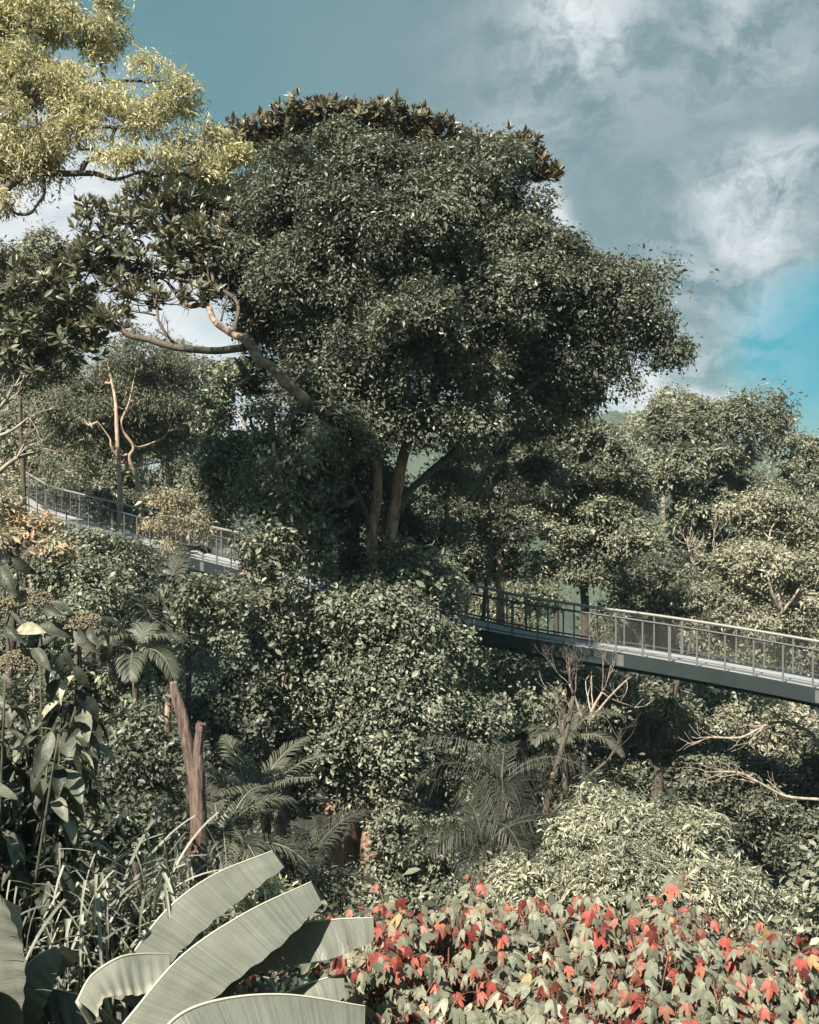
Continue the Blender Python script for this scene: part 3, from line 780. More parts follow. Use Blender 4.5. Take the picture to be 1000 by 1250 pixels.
tree('feathery_green_tree', 'feathery mid-green tree directly above the middle of the right footbridge span', [
    (770, 700, 42, 40, 28), (820, 690, 43, 38, 30), (810, 740, 41, 45, 30), (750, 740, 42, 40, 26, .7), (840, 720, 42, 30, 26)],
     [[(800, 860, 42, .25), (798, 760, 42, .18), (795, 700, 42, .1)]], dict(tm=K, size=.17), G_DARK, B_DARK, puff=.7, per=300, group=RG)
tree('dry_topped_tree', 'faded yellow tree top peeping between the huge crown and the round-crowned tree', [
    (815, 498, 75, 24, 16, .7), (780, 530, 74, 30, 20, .7), (890, 505, 78, 45, 16, .5), (945, 520, 78, 20, 16, .4)],
     [[(810, 760, 75, .3), (810, 560, 75, .2), (812, 510, 75, .1)]], dict(tm=K, size=.26), G_TAN, B_PALE, slim=.6, puff=.9, per=200, limb_r=.08, group=RG)
bare_tree('bleached_snag_tree', 'leafless whitish forked tree in front of the round crown base',
          [[(847, 740, 50, .14), (846, 705, 50, .11), (844, 680, 50, .07)], [(846, 712, 50, .08), (862, 695, 50, .06), (872, 670, 50, .04)]], 1.1, .04, 2, lift=.2)

# far rows of trees closing the view
far_rows = [
    (-40, 640, 85, 60, 45, 'grey-green tree beyond the far left bend of the footbridge'), (60, 650, 90, 60, 40, 'distant tree showing through the left railing posts'),
    (160, 690, 80, 60, 40, 'distant tree behind the sapling on the left span'), (285, 720, 85, 50, 40, 'distant tree left of the vine-draped pole'), (400, 690, 85, 70, 60, 'distant tree hidden behind the twin reddish stems'), (520, 660, 85, 60, 60, 'distant tree seen right beside the twin reddish stems'),
    (600, 760, 85, 50, 30, 'distant tree behind the shaded end of the right span'), (780, 770, 85, 60, 35, 'distant tree below the layered sprays'), (880, 700, 90, 60, 60, 'distant tree behind the bleached forked snag'), (1010, 700, 88, 60, 70, 'distant tree behind the tan tree at the right edge')]
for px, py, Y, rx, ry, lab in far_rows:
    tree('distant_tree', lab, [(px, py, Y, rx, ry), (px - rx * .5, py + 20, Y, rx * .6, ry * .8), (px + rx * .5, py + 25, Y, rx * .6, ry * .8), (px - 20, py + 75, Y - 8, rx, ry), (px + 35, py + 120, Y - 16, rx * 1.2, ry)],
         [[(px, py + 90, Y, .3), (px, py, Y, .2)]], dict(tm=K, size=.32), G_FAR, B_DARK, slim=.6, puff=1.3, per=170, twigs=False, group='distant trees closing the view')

mid_rows = [
    (20, 520, 62, 70, 60, G_MID, 'grey-green tree in the second row at the left edge behind the bare pale branches'), (120, 530, 64, 70, 55, G_MID, 'grey-green tree in the second row behind the two slender pinkish stems'),
    (230, 520, 66, 40, 50, G_FAR, 'grey-green tree in the second row at the gap left of the huge crown'), (600, 620, 60, 60, 60, G_MID, 'second-row tree behind the darker tree right of the huge trunk'),
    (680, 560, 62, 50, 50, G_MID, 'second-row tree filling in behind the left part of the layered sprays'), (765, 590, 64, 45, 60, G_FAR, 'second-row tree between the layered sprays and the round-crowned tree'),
    (800, 690, 58, 55, 50, G_MID, 'second-row tree below the gap beside the round-crowned tree'), (930, 640, 60, 55, 55, G_MID, 'second-row tree below the right shoulder of the round-crowned tree'),
    (1000, 660, 58, 50, 60, G_TAN, 'second-row tan tree at the far right edge'), (880, 690, 57, 50, 40, G_MID, 'second-row tree right below the round-crowned tree')]
for px, py, Y, rx, ry, mt, lab in mid_rows:
    tree('backdrop_tree', lab, [(px, py, Y, rx, ry), (px - rx * .5, py - 12, Y, rx * .6, ry * .7), (px + rx * .55, py + 5, Y + 1, rx * .6, ry * .8), (px - 15, py + 65, Y - 1, rx, ry * .8), (px + 25, py + 115, Y - 2, rx, ry * .8)],
         [[(px, py + 150, Y, .25), (px + 5, py + 50, Y, .2), (px, py, Y, .1)]], dict(tm=K, size=.25), mt, B_DARK, puff=1.0, per=190, dens=.9, slim=.6, limb_r=.08, twigs=False, group='second row of the backdrop')

# ------------------------------------------------------------------ slope below the bridge, right
SG = 'trees on the slope below the footbridge'
tree('sunlit_slope_tree', 'sunlit small-leaved tree under the shaded start of the right footbridge span', [
    (620, 830, 30.5, 40, 32), (660, 860, 30, 45, 36), (610, 890, 30, 38, 36), (700, 900, 30.5, 45, 36, .8), (640, 930, 30, 40, 28, .8), (595, 850, 30.5, 28, 45), (745, 860, 31.5, 35, 34, .7)],
     [[(640, 1080, 30, .16), (645, 960, 30, .12), (640, 880, 30, .08)]], dict(tm=OV, size=.15), G_VINE, B_DARK, puff=.62, per=230, group=SG)
tree('golden_slope_tree', 'golden-brown backlit tree below the middle of the right footbridge span', [
    (800, 870, 33, 55, 30, .8), (870, 890, 33, 50, 30, .8), (940, 880, 33, 50, 26, .8), (990, 900, 33, 40, 32, .8), (770, 910, 33, 35, 28, .7), (850, 930, 33, 50, 26, .7)],
     [[(800, 1040, 32, .26), (803, 960, 32, .2), (800, 920, 32, .16), (812, 880, 32, .14), (825, 840, 32, .09), (838, 805, 32, .05), (845, 770, 32.5, .02)], [(803, 950, 32, .12), (790, 915, 32, .1), (788, 880, 32, .08), (775, 840, 32, .07)]],
     dict(tm=K, size=.15), G_TAN, B_DARK, puff=.6, per=200, dens=.8, group=SG)
tree('deep_green_slope_tree', 'deep green tree at the right edge between the two long pale boughs', [
    (900, 940, 31, 55, 36), (960, 960, 31, 50, 40), (1010, 950, 31, 40, 60), (850, 965, 31, 40, 32), (930, 1000, 30, 60, 36), (880, 1020, 30, 60, 36), (990, 1030, 29, 50, 40)],
     [[(930, 1130, 31, .2), (925, 1020, 31, .15), (920, 950, 31, .1)]], dict(tm=OV, size=.14), G_DARK, B_DARK, puff=.66, per=230, group=SG)
tree('shaded_slope_tree', 'shaded tree right behind the silvery bush and left of the dark forked trunk', [
    (760, 950, 30, 45, 34), (710, 970, 29, 40, 32), (690, 1010, 28, 50, 34), (800, 985, 29, 40, 26), (650, 980, 28.5, 35, 35)],
     [[(730, 1120, 29, .15), (735, 1000, 29, .1)]], dict(tm=OV, size=.15), G_DARK, B_DARK, puff=.62, per=210, group=SG)


for px, py, Y, rx, ry, mt, lab in ((600, 850, 35, 60, 40, G_MID, 'leafy tree filling the slope under the left end of the right span'), (690, 830, 36, 60, 36, G_MID, 'leafy tree behind the twiggy bleached shrub'),
                                   (770, 860, 36, 55, 36, G_TAN, 'tan-leaved tree behind the dark forked trunk below the bridge'), (860, 870, 37, 60, 36, G_MID, 'leafy tree under the sunlit stretch of the right span'),
                                   (960, 890, 36, 60, 40, G_TAN, 'tan-leaved tree behind the long bare bough at the right edge'), (720, 930, 33, 60, 40, G_VINE, 'leafy tree behind the top left of the silvery bush')):
    tree('slope_tree', lab, [(px, py, Y, rx, ry), (px - rx * .6, py + 15, Y, rx * .6, ry * .8), (px + rx * .6, py + 15, Y, rx * .6, ry * .8), (px, py + 50, Y - .5, rx, ry)],
         [[(px, py + 150, Y, .14), (px + 4, py + 40, Y, .1), (px, py, Y, .06)]], dict(tm=K, size=.17), mt, B_DARK, puff=.7, per=190, dens=.9, limb_r=.05, twigs=False, group=SG)


def bough(name, label, paths, bark, cat='branch', L=.7):
    return bare_tree(name, label, paths, L, .03, 2, bark=bark, cat=cat, spread=.45)


bare_tree('pale_boughed_tree', 'leaning pale tree whose long bare bough crosses under the bridge at the right edge',
          [[(1080, 1150, 29, .22), (1040, 980, 29, .16), (1000, 912, 28.5, .05), (990, 895, 28.5, .05), (960, 882, 28.5, .042), (935, 885, 28.5, .036), (905, 900, 28.5, .03), (870, 900, 28.6, .03)],
           [(1040, 980, 29, .10), (1000, 976, 28, .045), (960, 972, 28, .04), (930, 957, 28, .035), (905, 944, 28, .03), (885, 942, 28, .03)]], .8, .03, 1, cat='tree')
bare_tree('twiggy_bleached_shrub', 'bleached leafless shrub with a fan of fine twigs just below the right footbridge span',
          [[(712, 960, 29.5, .07), (716, 905, 29.5, .055), (722, 870, 29.5, .045), (735, 845, 29.5, .03)], [(716, 900, 29.5, .04), (705, 860, 29.5, .035), (695, 835, 29.5, .02)], [(720, 880, 29.5, .04), (745, 850, 29.5, .03), (765, 830, 29.5, .02)]],
          1.1, .03, 3, cat='shrub', lift=.25)
bare_tree('slim_leaning_trunk', 'slim dark leaning trunk with sparse twigs rising left of the silvery bush',
          [[(665, 1050, 22, .09), (668, 980, 22, .075), (690, 900, 22.3, .06), (700, 850, 22.5, .04)], [(668, 1000, 22, .05), (705, 960, 22.2, .045), (740, 930, 22.3, .03)]], .8, .03, 2, bark=B_DARK, cat='tree')


# ------------------------------------------------------------------ the suspended footbridge
M_STEEL = plain_mat('weathered_steel', (.15, .155, .15), rough=.5, metal=.2)
M_RAIL = plain_mat('grey_handrail', (.22, .22, .20), rough=.5, metal=.1)
M_DRAIL = plain_mat('dark_handrail', (.05, .055, .055), rough=.45)
M_GIRD = plain_mat('dark_green_girder', (.018, .028, .027), rough=.55, var=.5, scale=1.6)
M_DECK = plain_mat('pale_deck', (.32, .33, .34), rough=.8, var=.35, scale=2.2)
M_WIRE = plain_mat('steel_mesh', (.16, .16, .15), rough=.5, metal=.3)


def box_sweep(pts, dirs, w0, w1, z0, z1):
    """box section swept along pts: w along dirs, z vertical"""
    m = len(pts)
    up = np.array([0, 0, 1.0])
    ring = np.stack([pts + dirs * w0 + up * z0, pts + dirs * w1 + up * z0, pts + dirs * w1 + up * z1, pts + dirs * w0 + up * z1], 1)
    V = ring.reshape(-1, 3)
    i = np.arange(m - 1)[:, None] * 4; j = np.arange(4)[None]; j2 = (j + 1) % 4
    T = np.stack([i + j, i + j2, i + 4 + j2, i + 4 + j], -1).reshape(-1, 4)
    T = np.vstack([T, [[3, 2, 1, 0]], [[(m - 1) * 4 + q for q in (0, 1, 2, 3)]]])
    return V, T


def bridge():
    key = [(-8, 604, 46.5), (22, 622, 45), (65, 635, 43), (115, 648, 41.3), (208, 675, 38.6), (266, 690, 37), (400, 724, 33.8), (572, 766, 31), (680, 786, 30), (770, 800, 29.3), (880, 819, 28.2), (1000, 842, 27), (1120, 868, 25.8), (1260, 900, 24.6)]
    near = sweep_curve([P(*k) for k in key], 8)
    # equal steps along the curve
    s = np.concatenate([[0], np.cumsum(np.linalg.norm(np.diff(near, axis=0), axis=1))])
    q = np.linspace(0, s[-1], 200)
    near = np.stack([np.interp(q, s, near[:, i]) for i in range(3)], -1)
    tan = np.gradient(near, axis=0); tan[:, 2] = 0; tan = unit(tan)
    nrm = np.stack([-tan[:, 1], tan[:, 0], np.zeros(len(tan))], -1)      # away from the camera
    W = 1.5
    mid = near[100]
    th = thing('suspended_footbridge', 'long canopy footbridge with mesh railings passing behind the huge tree', 'bridge', (mid[0], mid[1], mid[2] - .5))
    V, T = box_sweep(near, nrm, .06, W - .06, -.10, -.01); mk('deck', V, T, M_DECK, th)
    for a, b in ((-.04, .056), (W - .056, W + .04)):
        V, T = box_sweep(near, nrm, a, b, -.36, .02); mk('edge_beam', V, T, M_GIRD, th)
    V, T = box_sweep(near, nrm, .2, W - .2, -.50, -.104); mk('girder', V, T, M_GIRD, th)
    for k in range(6, len(near) - 3, 13):      # splice plates on the beam joints and cross beams under the deck
        for off in (-.05, W + .04):
            V, T = box_sweep(near[k:k + 2], nrm[k:k + 2], off, off + .012, -.33, -.02); mk('splice_plate', V, T, M_STEEL if k % 2 else M_GIRD, th)
        V, T = box_sweep(near[k:k + 2], nrm[k:k + 2], .05, W - .05, -.60, -.503); mk('cross_beam', V, T, M_GIRD, th)
    H = 1.0
    for off, m_, r in ((-.0, M_DRAIL, .032), (W, M_RAIL, .045)):
        tb = Tubes(); tb.add(near + nrm * off + np.array([0, 0, H]), r, sides=8, sub=1); tb.build('handrail', m_, th)
    for off in (0.0, W):
        V, T = box_sweep(near, nrm, off - .012, off + .012, .07, .12); mk('lower_rail', V, T, M_DRAIL if off else M_STEEL, th)
    n_post = int(s[-1] / .74)
    up = np.array([0, 0, 1.0])
    for side, off in ((0, 0.0), (1, W)):
        for k in range(n_post):
            u = (k + .4) / n_post * (len(near) - 1); i = int(u)
            c = near[i] + (near[min(i + 1, len(near) - 1)] - near[i]) * (u - i) + nrm[i] * off; t = tan[i]; w = .022 if k % 6 else .04
            pp = np.stack([c - t * w, c + t * w]); V, T = box_sweep(pp, np.stack([nrm[i]] * 2), -.018, .018, -.02 if not side else .0, H - .01)
            mk('post', V, T, M_STEEL, th)
    # woven wire between the rails, both sides
    step = .075; hgt = H - .16
    for off in (.02, W - .02):
        Vs, Ts, n = [], [], 0
        L = s[-1]; u0 = np.arange(0, L - hgt, step)
        for sgn in (0, 1):
            a = u0 if sgn == 0 else u0 + hgt; b = u0 + hgt if sgn == 0 else u0
            def at(u, z):
                return np.stack([np.interp(u, q, near[:, i] + nrm[:, i] * off) for i in range(3)], -1) + np.array([0, 0, 1]) * z
            p0 = at(a, .12); p1 = at(b, .12 + hgt); d = unit(p1 - p0)
            tt = np.stack([np.interp(u0, q, tan[:, i]) for i in range(3)], -1)
            side_v = unit(np.cross(d, np.cross(tt, up))) * .0017
            dep = unit(np.cross(tt, up)) * .0017
            for o_ in (side_v, dep):
                Vs.append(np.stack([p0 - o_, p0 + o_, p1 + o_, p1 - o_], 1).reshape(-1, 3))
                Ts.append(n + np.arange(len(u0) * 4).reshape(-1, 4)); n += len(u0) * 4
        mk('wire_mesh', np.concatenate(Vs), np.concatenate(Ts), M_WIRE, th)


bridge()

# sapling in front of the left span
tree('orange_tipped_sapling', 'slender sapling with orange-tipped leaves standing in front of the left footbridge span', [
    (200, 612, 34, 28, 20), (232, 612, 34, 24, 18), (215, 640, 34, 34, 18, .8), (180, 645, 34, 22, 14, .7), (245, 640, 34, 18, 14, .6), (205, 668, 34, 30, 12, .5)],
     [[(209, 1000, 34, .07), (209, 900, 34, .065), (210, 780, 34, .055), (208, 690, 34, .05), (209, 640, 34, .035)]],
     dict(tm=K, size=.13), G_ORG, B_PALE, puff=.32, per=38, dens=.9, limb_r=.02, twig_r=.008, sprig_r=.08)

# ------------------------------------------------------------------ left slope below the bridge
LG = 'shrubs on the left slope below the footbridge'
tree('orange_flushed_shrub', 'shrub with orange-flushed new leaves at the left edge below the bare branches', [
    (15, 615, 20, 32, 28), (45, 640, 20, 32, 25), (10, 665, 19, 30, 30), (60, 672, 19, 28, 20), (-30, 640, 20, 40, 60)],
     [[(10, 900, 20, .1), (15, 760, 20, .08), (20, 660, 20, .05)]], dict(tm=OVN, size=.15), G_ORG, B_DARK, puff=.35, per=110, cat='shrub', sprig_r=.06, group=LG)
tree('small_leaved_shrub', 'dense small-leaved shrub touching the left footbridge girder from below', [
    (95, 665, 20, 28, 26), (75, 700, 19, 36, 30), (115, 715, 19, 30, 30), (40, 700, 19, 30, 30), (95, 755, 18, 40, 34), (130, 760, 19, 25, 30), (140, 690, 20.5, 14, 26, .7)],
     [[(95, 940, 19, .1), (95, 800, 19, .07), (95, 720, 19, .05)]], dict(tm=OV, size=.095), G_VINE, B_DARK, puff=.36, per=190, cat='shrub', sprig_r=.06, group=LG)
SHR = [
    ([(165, 880, 14, 34, 38), (150, 940, 13.5, 34, 34), (185, 930, 14, 28, 30)], G_DARK, .10, 'waxy-leaved shrub left of the dead forked trunk'),
    ([(230, 730, 23, 34, 30), (265, 745, 23.5, 34, 34), (225, 775, 23, 36, 30), (275, 790, 23, 32, 30)], G_VINE, .13, 'bright small shrub under the left footbridge span by the sapling stem'),
    ([(290, 850, 23, 45, 40), (255, 880, 22, 36, 40), (300, 900, 22, 36, 36)], G_DARK, .13, 'dark shrub in the hollow right of the dead forked trunk'),
    ([(180, 810, 21, 45, 28), (150, 830, 20, 36, 30), (215, 835, 21, 30, 30)], G_MID, .12, 'mid-green shrub above the top of the dead forked trunk'),
    ([(120, 1010, 11.5, 40, 30), (165, 1010, 12, 40, 30)], G_DARK, .10, 'dark low shrub behind the strap-leaved clump'),
    ([(180, 1140, 10, 40, 34), (310, 1140, 10, 50, 34)], G_DARK, .10, 'dark low shrub behind the banana leaves'),
    ([(380, 1120, 14, 60, 30), (450, 1130, 14, 60, 26), (330, 1090, 16, 45, 30)], G_DARK, .10, 'dark low shrub at the foot of the climber-covered tree'),
    ([(600, 1080, 18, 50, 30), (560, 1110, 16, 40, 20), (640, 1040, 21, 40, 35)], G_DARK, .11, 'dark low shrub between the drooping palm and the silvery bush'),
    ([(60, 900, 16, 70, 60), (20, 960, 14, 60, 60), (90, 980, 14, 50, 50)], G_DARK, .12, 'dark shrub filling the shade behind the broad-leaved plant'),
    ([(20, 800, 22, 60, 50), (120, 840, 23, 50, 40), (60, 760, 23, 50, 40)], G_DARK, .13, 'dark shrub between the broad-leaved plant and the palms'),
]
for lobes, m_, sz, lab in SHR:
    c = lobes[0]
    tree('shrub', lab, lobes, [[(c[0], c[1] + 140, c[2], .06), (c[0], c[1] + 20, c[2], .04)]], dict(tm=OV, size=sz), m_, B_DARK, puff=sz * 3.6, per=130, dens=1.0, limb_r=.02, twig_r=.008, sprig_r=.07, cat='shrub', group='shrubs of the understorey', crown='foliage')
tree('yellow_leaved_shrub', 'small shrub with yellow and cream leaves between the two upper banana leaves', [(325, 1085, 9, 24, 18), (300, 1100, 9, 18, 14), (350, 1100, 9, 14, 12)],
     [[(320, 1240, 9, .02), (320, 1100, 9, .012)]], dict(tm=OVN, size=.085), leaf_mat('cream_leaf', [(0, (.09, .10, .06)), (.4, (.26, .25, .14)), (1, (.62, .50, .2))], trans=.25), B_GREEN, puff=.13, per=40, limb_r=.006, twig_r=.004, sprig_r=.03, cat='shrub', crown='foliage')


# vines hanging down the pole left of the climber-covered tree
def vine_column():
    b = P(325, 1000, 24.5)
    th = thing('vine_draped_pole', 'slender dead trunk draped in brown dry vines left of the climber-covered tree', 'dead tree', (b[0], b[1], float(ground_z(b[0], b[1]))))
    tb = Tubes()
    q = [P(325, 1060, 24.6), P(327, 900, 24.6), P(335, 760, 24.6), P(338, 640, 24.7), P(334, 540, 25.0)]
    tb.add([(q[0][0], q[0][1], ground_z(q[0][0], q[0][1]) - .2)] + q, [.12, .11, .10, .09, .08, .05], sides=8, rough=.06)
    tb.build('trunk', B_BROWN, th)
    tv = Tubes(); fo = Foliage()
    for _ in range(46):
        x = rng.normal(332, 14); y0 = rng.uniform(560, 800); y1 = y0 + rng.uniform(80, 260)
        n = 7
        pts = [P(x + rng.normal() * 7, y, 24.4 + rng.normal() * .15) for y in np.linspace(y0, min(y1, 1000), n)]
        tv.add(pts, rng.uniform(.008, .02), sides=4, sub=4)
    tv.build('vines', B_BROWN, th)
    C = np.array([P(rng.normal(328 if y > 760 else 336, 15), y, 24.3 + rng.normal() * .2) for y in np.linspace(560, 990, 70)])
    fo.add(*puff_leaves(C, np.full(70, .26), 60, dict(tm=K, size=.08), shell=.3, droop=.6)); fo.build('dry_leaves', G_DRY, th)
    fo = Foliage()
    C = np.array([P(rng.normal(330, 22), y, 24.2 + rng.normal() * .3) for y in np.linspace(560, 960, 110)])
    fo.add(*puff_leaves(C, np.full(110, .36), 110, dict(tm=OV, size=.10), shell=.3, droop=.5)); fo.build('climber_leaves', G_VINE, th)


vine_column()


# ------------------------------------------------------------------ palms
def frond_mesh(base, az, el, L, droop, ll, npair=42, curl=.5, w=.035):
    """rachis tube and leaflets; returns two triangle soups joined into one mesh"""
    n = 16
    s_ = np.linspace(0, 1, n)
    e = el - droop * s_ ** 1.3
    d = np.stack([np.cos(az) * np.cos(e), np.sin(az) * np.cos(e), np.sin(e)], -1)
    pts = base + np.concatenate([np.zeros((1, 3)), np.cumsum((d[1:] + d[:-1]) / 2 * L / (n - 1), axis=0)])
    tb = Tubes(); tb.add(pts, np.linspace(.028, .006, n) * (L / 2.5), sides=5, sub=1)
    u = np.linspace(.14, .99, npair)
    c = np.stack([np.interp(u, s_, pts[:, i]) for i in range(3)], -1)
    dd = unit(np.stack([np.interp(u, s_, d[:, i]) for i in range(3)], -1))
    sidev = unit(np.cross(dd, [0, 0, 1])); upv = np.cross(sidev, dd)
    V, T = [], []; nv = 0
    for sg in (-1, 1):
        fwd = .55 + .7 * u[:, None]
        dirv = unit(sidev * sg + dd * fwd + upv * .22 + rng.normal(size=(npair, 3)) * .07)
        l = (ll * np.sin(np.clip(u * 2.9 + .25, 0, math.pi)) ** .6 * rng.uniform(.85, 1.1, npair))[:, None] + .05
        p0 = c; p1 = c + dirv * l * .5; p2 = p1 + unit(dirv + np.array([0, 0, -curl])) * l * .3; p3 = p2 + unit(dirv + np.array([0, 0, -curl * 2.4])) * l * .25
        wv = unit(np.cross(dirv, upv)) * w * .5
        q = np.stack([p0 - wv * .4, p0 + wv * .4, p1 - wv, p1 + wv, p2 - wv * .8, p2 + wv * .8, p3], 1)
        V.append(q.reshape(-1, 3))
        tt = np.array([(0, 1, 3), (0, 3, 2), (2, 3, 5), (2, 5, 4), (4, 5, 6)])
        T.append((nv + np.arange(npair)[:, None, None] * 7 + tt[None]).reshape(-1, 3)); nv += npair * 7
    RV = np.concatenate(tb.V); RT = np.concatenate(tb.T)
    w = w
    V = np.concatenate(V + [RV]); T = np.concatenate(T + [RT + nv])
    tint = np.concatenate([np.repeat(rng.random(2 * npair) * .7, 7), np.full(len(RV), .95)])
    return V, T, tint


def palm(label, px, py, Y, n, L, mat, trunk_r=.09, el=(.3, 1.3), droop=1.9, ll=.5, azs=None, name='palm', curl=.5, w=.035):
    top = P(px, py, Y); gz = float(ground_z(top[0], top[1]))
    th = thing(name, label, 'palm', (top[0], top[1], gz), 'palms on the shaded slope')
    tb = Tubes(); tb.add([(top[0] + .1, top[1], min(gz, top[2] - .3) - .2), (top[0], top[1], (gz + top[2]) / 2), top], [trunk_r * 1.2, trunk_r, trunk_r * .9], sides=8, rough=.05)
    tb.build('trunk', B_DARK, th)
    for k in range(n):
        az = (k / n * 2 * math.pi + rng.normal() * .25) if azs is None else math.radians(azs[k % len(azs)] + rng.normal() * 6)
        V, T, ti = frond_mesh(top, az, rng.uniform(*el), L * rng.uniform(.8, 1.15), droop * rng.uniform(.8, 1.15), ll, curl=curl, w=w)
        mk('frond', V, T, mat, th, tint=ti)


palm('arching palm in half shade right under the left footbridge girder', 150, 742, 24, 11, 2.6, G_PALM, ll=.55, w=.05)
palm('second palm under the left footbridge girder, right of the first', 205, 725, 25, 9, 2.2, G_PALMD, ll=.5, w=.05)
palm('small pale palm below the arching palm, one frond yellowed', 165, 800, 17, 8, 1.1, G_PALM, ll=.3, trunk_r=.05, w=.03)
palm('fine-leaved palm behind the base of the dead forked trunk', 268, 1045, 15.5, 12, 1.8, G_PALM, ll=.38, trunk_r=.06, w=.022, el=(.6, 1.4))
palm('feathery palm frond cluster behind the tip of the uppermost banana leaf', 372, 1085, 17, 10, 1.9, G_PALMD, ll=.45, trunk_r=.07, w=.026, el=(.5, 1.4))
palm('tall-fronded palm at the foot of the vine-draped pole', 305, 1010, 19, 8, 2.2, G_PALM, ll=.42, trunk_r=.06, w=.026, el=(.9, 1.5), droop=1.2)
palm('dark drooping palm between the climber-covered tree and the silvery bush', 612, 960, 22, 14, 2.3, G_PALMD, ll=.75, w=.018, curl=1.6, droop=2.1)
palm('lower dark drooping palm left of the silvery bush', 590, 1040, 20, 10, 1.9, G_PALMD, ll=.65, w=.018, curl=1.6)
palm('slender palm with sunlit fronds under the twiggy bleached shrub', 690, 905, 29, 8, 1.8, G_PALM, ll=.45, w=.04)
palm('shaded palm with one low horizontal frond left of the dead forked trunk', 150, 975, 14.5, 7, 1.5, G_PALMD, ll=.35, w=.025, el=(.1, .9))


# ------------------------------------------------------------------ dead forked trunk
def snag():
    Y = 13.0
    b = P(236, 1180, Y)
    th = thing('dead_forked_trunk', 'dead reddish forked tree trunk with a broken top standing above the banana leaves', 'dead tree', (b[0], b[1], float(ground_z(b[0], b[1]))))
    tb = Tubes()
    q = np.array([np.append(P(*p[:3]), p[3]) for p in [(240, 1300, Y, .14), (239, 1150, Y, .12), (242, 1080, Y, .10), (243, 1010, Y, .10), (240, 960, Y, .09), (233, 930, Y, .075), (228, 900, Y, .07), (221, 868, Y, .07), (214, 845, Y, .055), (212, 832, Y, .045)]])
    q = np.vstack([[q[0][0], q[0][1], th.location[2] - .3, .19], q])
    tb.add(q[:, :3], q[:, 3], sides=22, rough=.035, sub=6, ridge=.07)
    q = np.array([np.append(P(*p[:3]), p[3]) for p in [(246, 1010, Y - .02, .05), (244, 950, Y - .03, .068), (242, 920, Y - .02, .062), (244, 900, Y, .055), (246, 886, Y, .055), (247, 883, Y, .065)]])
    tb.add(q[:, :3], q[:, 3], sides=18, rough=.05, sub=5, ridge=.1)
    # splinters on the broken tops
    for px, py in ((210, 834), (214, 832), (217, 835), (240, 886), (246, 885), (251, 884)):
        p = P(px, py, Y); tb.add([p - np.array([0, 0, .06]), p + np.array([rng.normal() * .01, 0, .03])], [.02, .003], sides=4, sub=1)
    tb.build('trunk', B_RED, th)
    s2 = P(206, 870, 15)
    t2 = thing('thin_pinkish_stem', 'thin pinkish broken stem just left of the dead forked trunk', 'dead tree', (s2[0], s2[1], float(ground_z(s2[0], s2[1]))))
    tb = Tubes(); tb.add([(s2[0], s2[1], t2.location[2] - .2), P(203, 1000, 15), P(204, 910, 15), P(205, 858, 15)], [.06, .05, .05, .04], sides=9, rough=.05); tb.build('trunk', B_PINK, t2)


snag()

# ------------------------------------------------------------------ silvery light bush
tree('silvery_bush', 'big rounded silvery-green bush with cream young leaves behind the red-leaved shrubs', [
    (760, 1020, 14, 75, 48), (820, 1045, 13.5, 70, 50), (700, 1050, 13.5, 60, 45), (650, 1085, 13, 42, 36), (760, 1085, 12.5, 75, 45), (850, 1085, 12.8, 60, 45), (910, 1085, 13, 50, 42), (960, 1110, 13, 50, 36), (1010, 1135, 13, 40, 36), (880, 1130, 12.5, 60, 36), (700, 1120, 12.5, 60, 36)],
     [[(780, 1330, 13.5, .12), (780, 1150, 13.5, .09), (770, 1060, 13.6, .06)], [(780, 1150, 13.5, .06), (880, 1110, 13.3, .04)], [(780, 1150, 13.5, .06), (700, 1090, 13.3, .04)]],
     dict(tm=LANCE, size=.10), G_LIGHT, B_DARK, puff=.29, per=210, dens=1.15, limb_r=.03, twig_r=.008, sprig=7, sprig_r=.035, cat='bush', crown='foliage', up=.55, nup=.9, droop=.35, jit=.45)


# ------------------------------------------------------------------ strap-leaved clump
def ribbon(pts, wdir, w):
    """flat tapering strip with a shallow channel"""
    m = len(pts); s_ = np.linspace(0, 1, m)
    ww = w * np.clip(np.minimum(1, (1 - s_) * 2.2), .04, 1)[:, None]
    tan = unit(np.gradient(pts, axis=0)); nn = unit(np.cross(tan, wdir))
    V = np.stack([pts - wdir * ww / 2 + nn * ww * .18, pts, pts + wdir * ww / 2 + nn * ww * .18], 1).reshape(-1, 3)
    i = (np.arange(m - 1)[:, None] * 3 + np.arange(2)[None]).ravel()
    T = np.concatenate([np.stack([i, i + 1, i + 4], -1), np.stack([i, i + 4, i + 3], -1)])
    return V, T


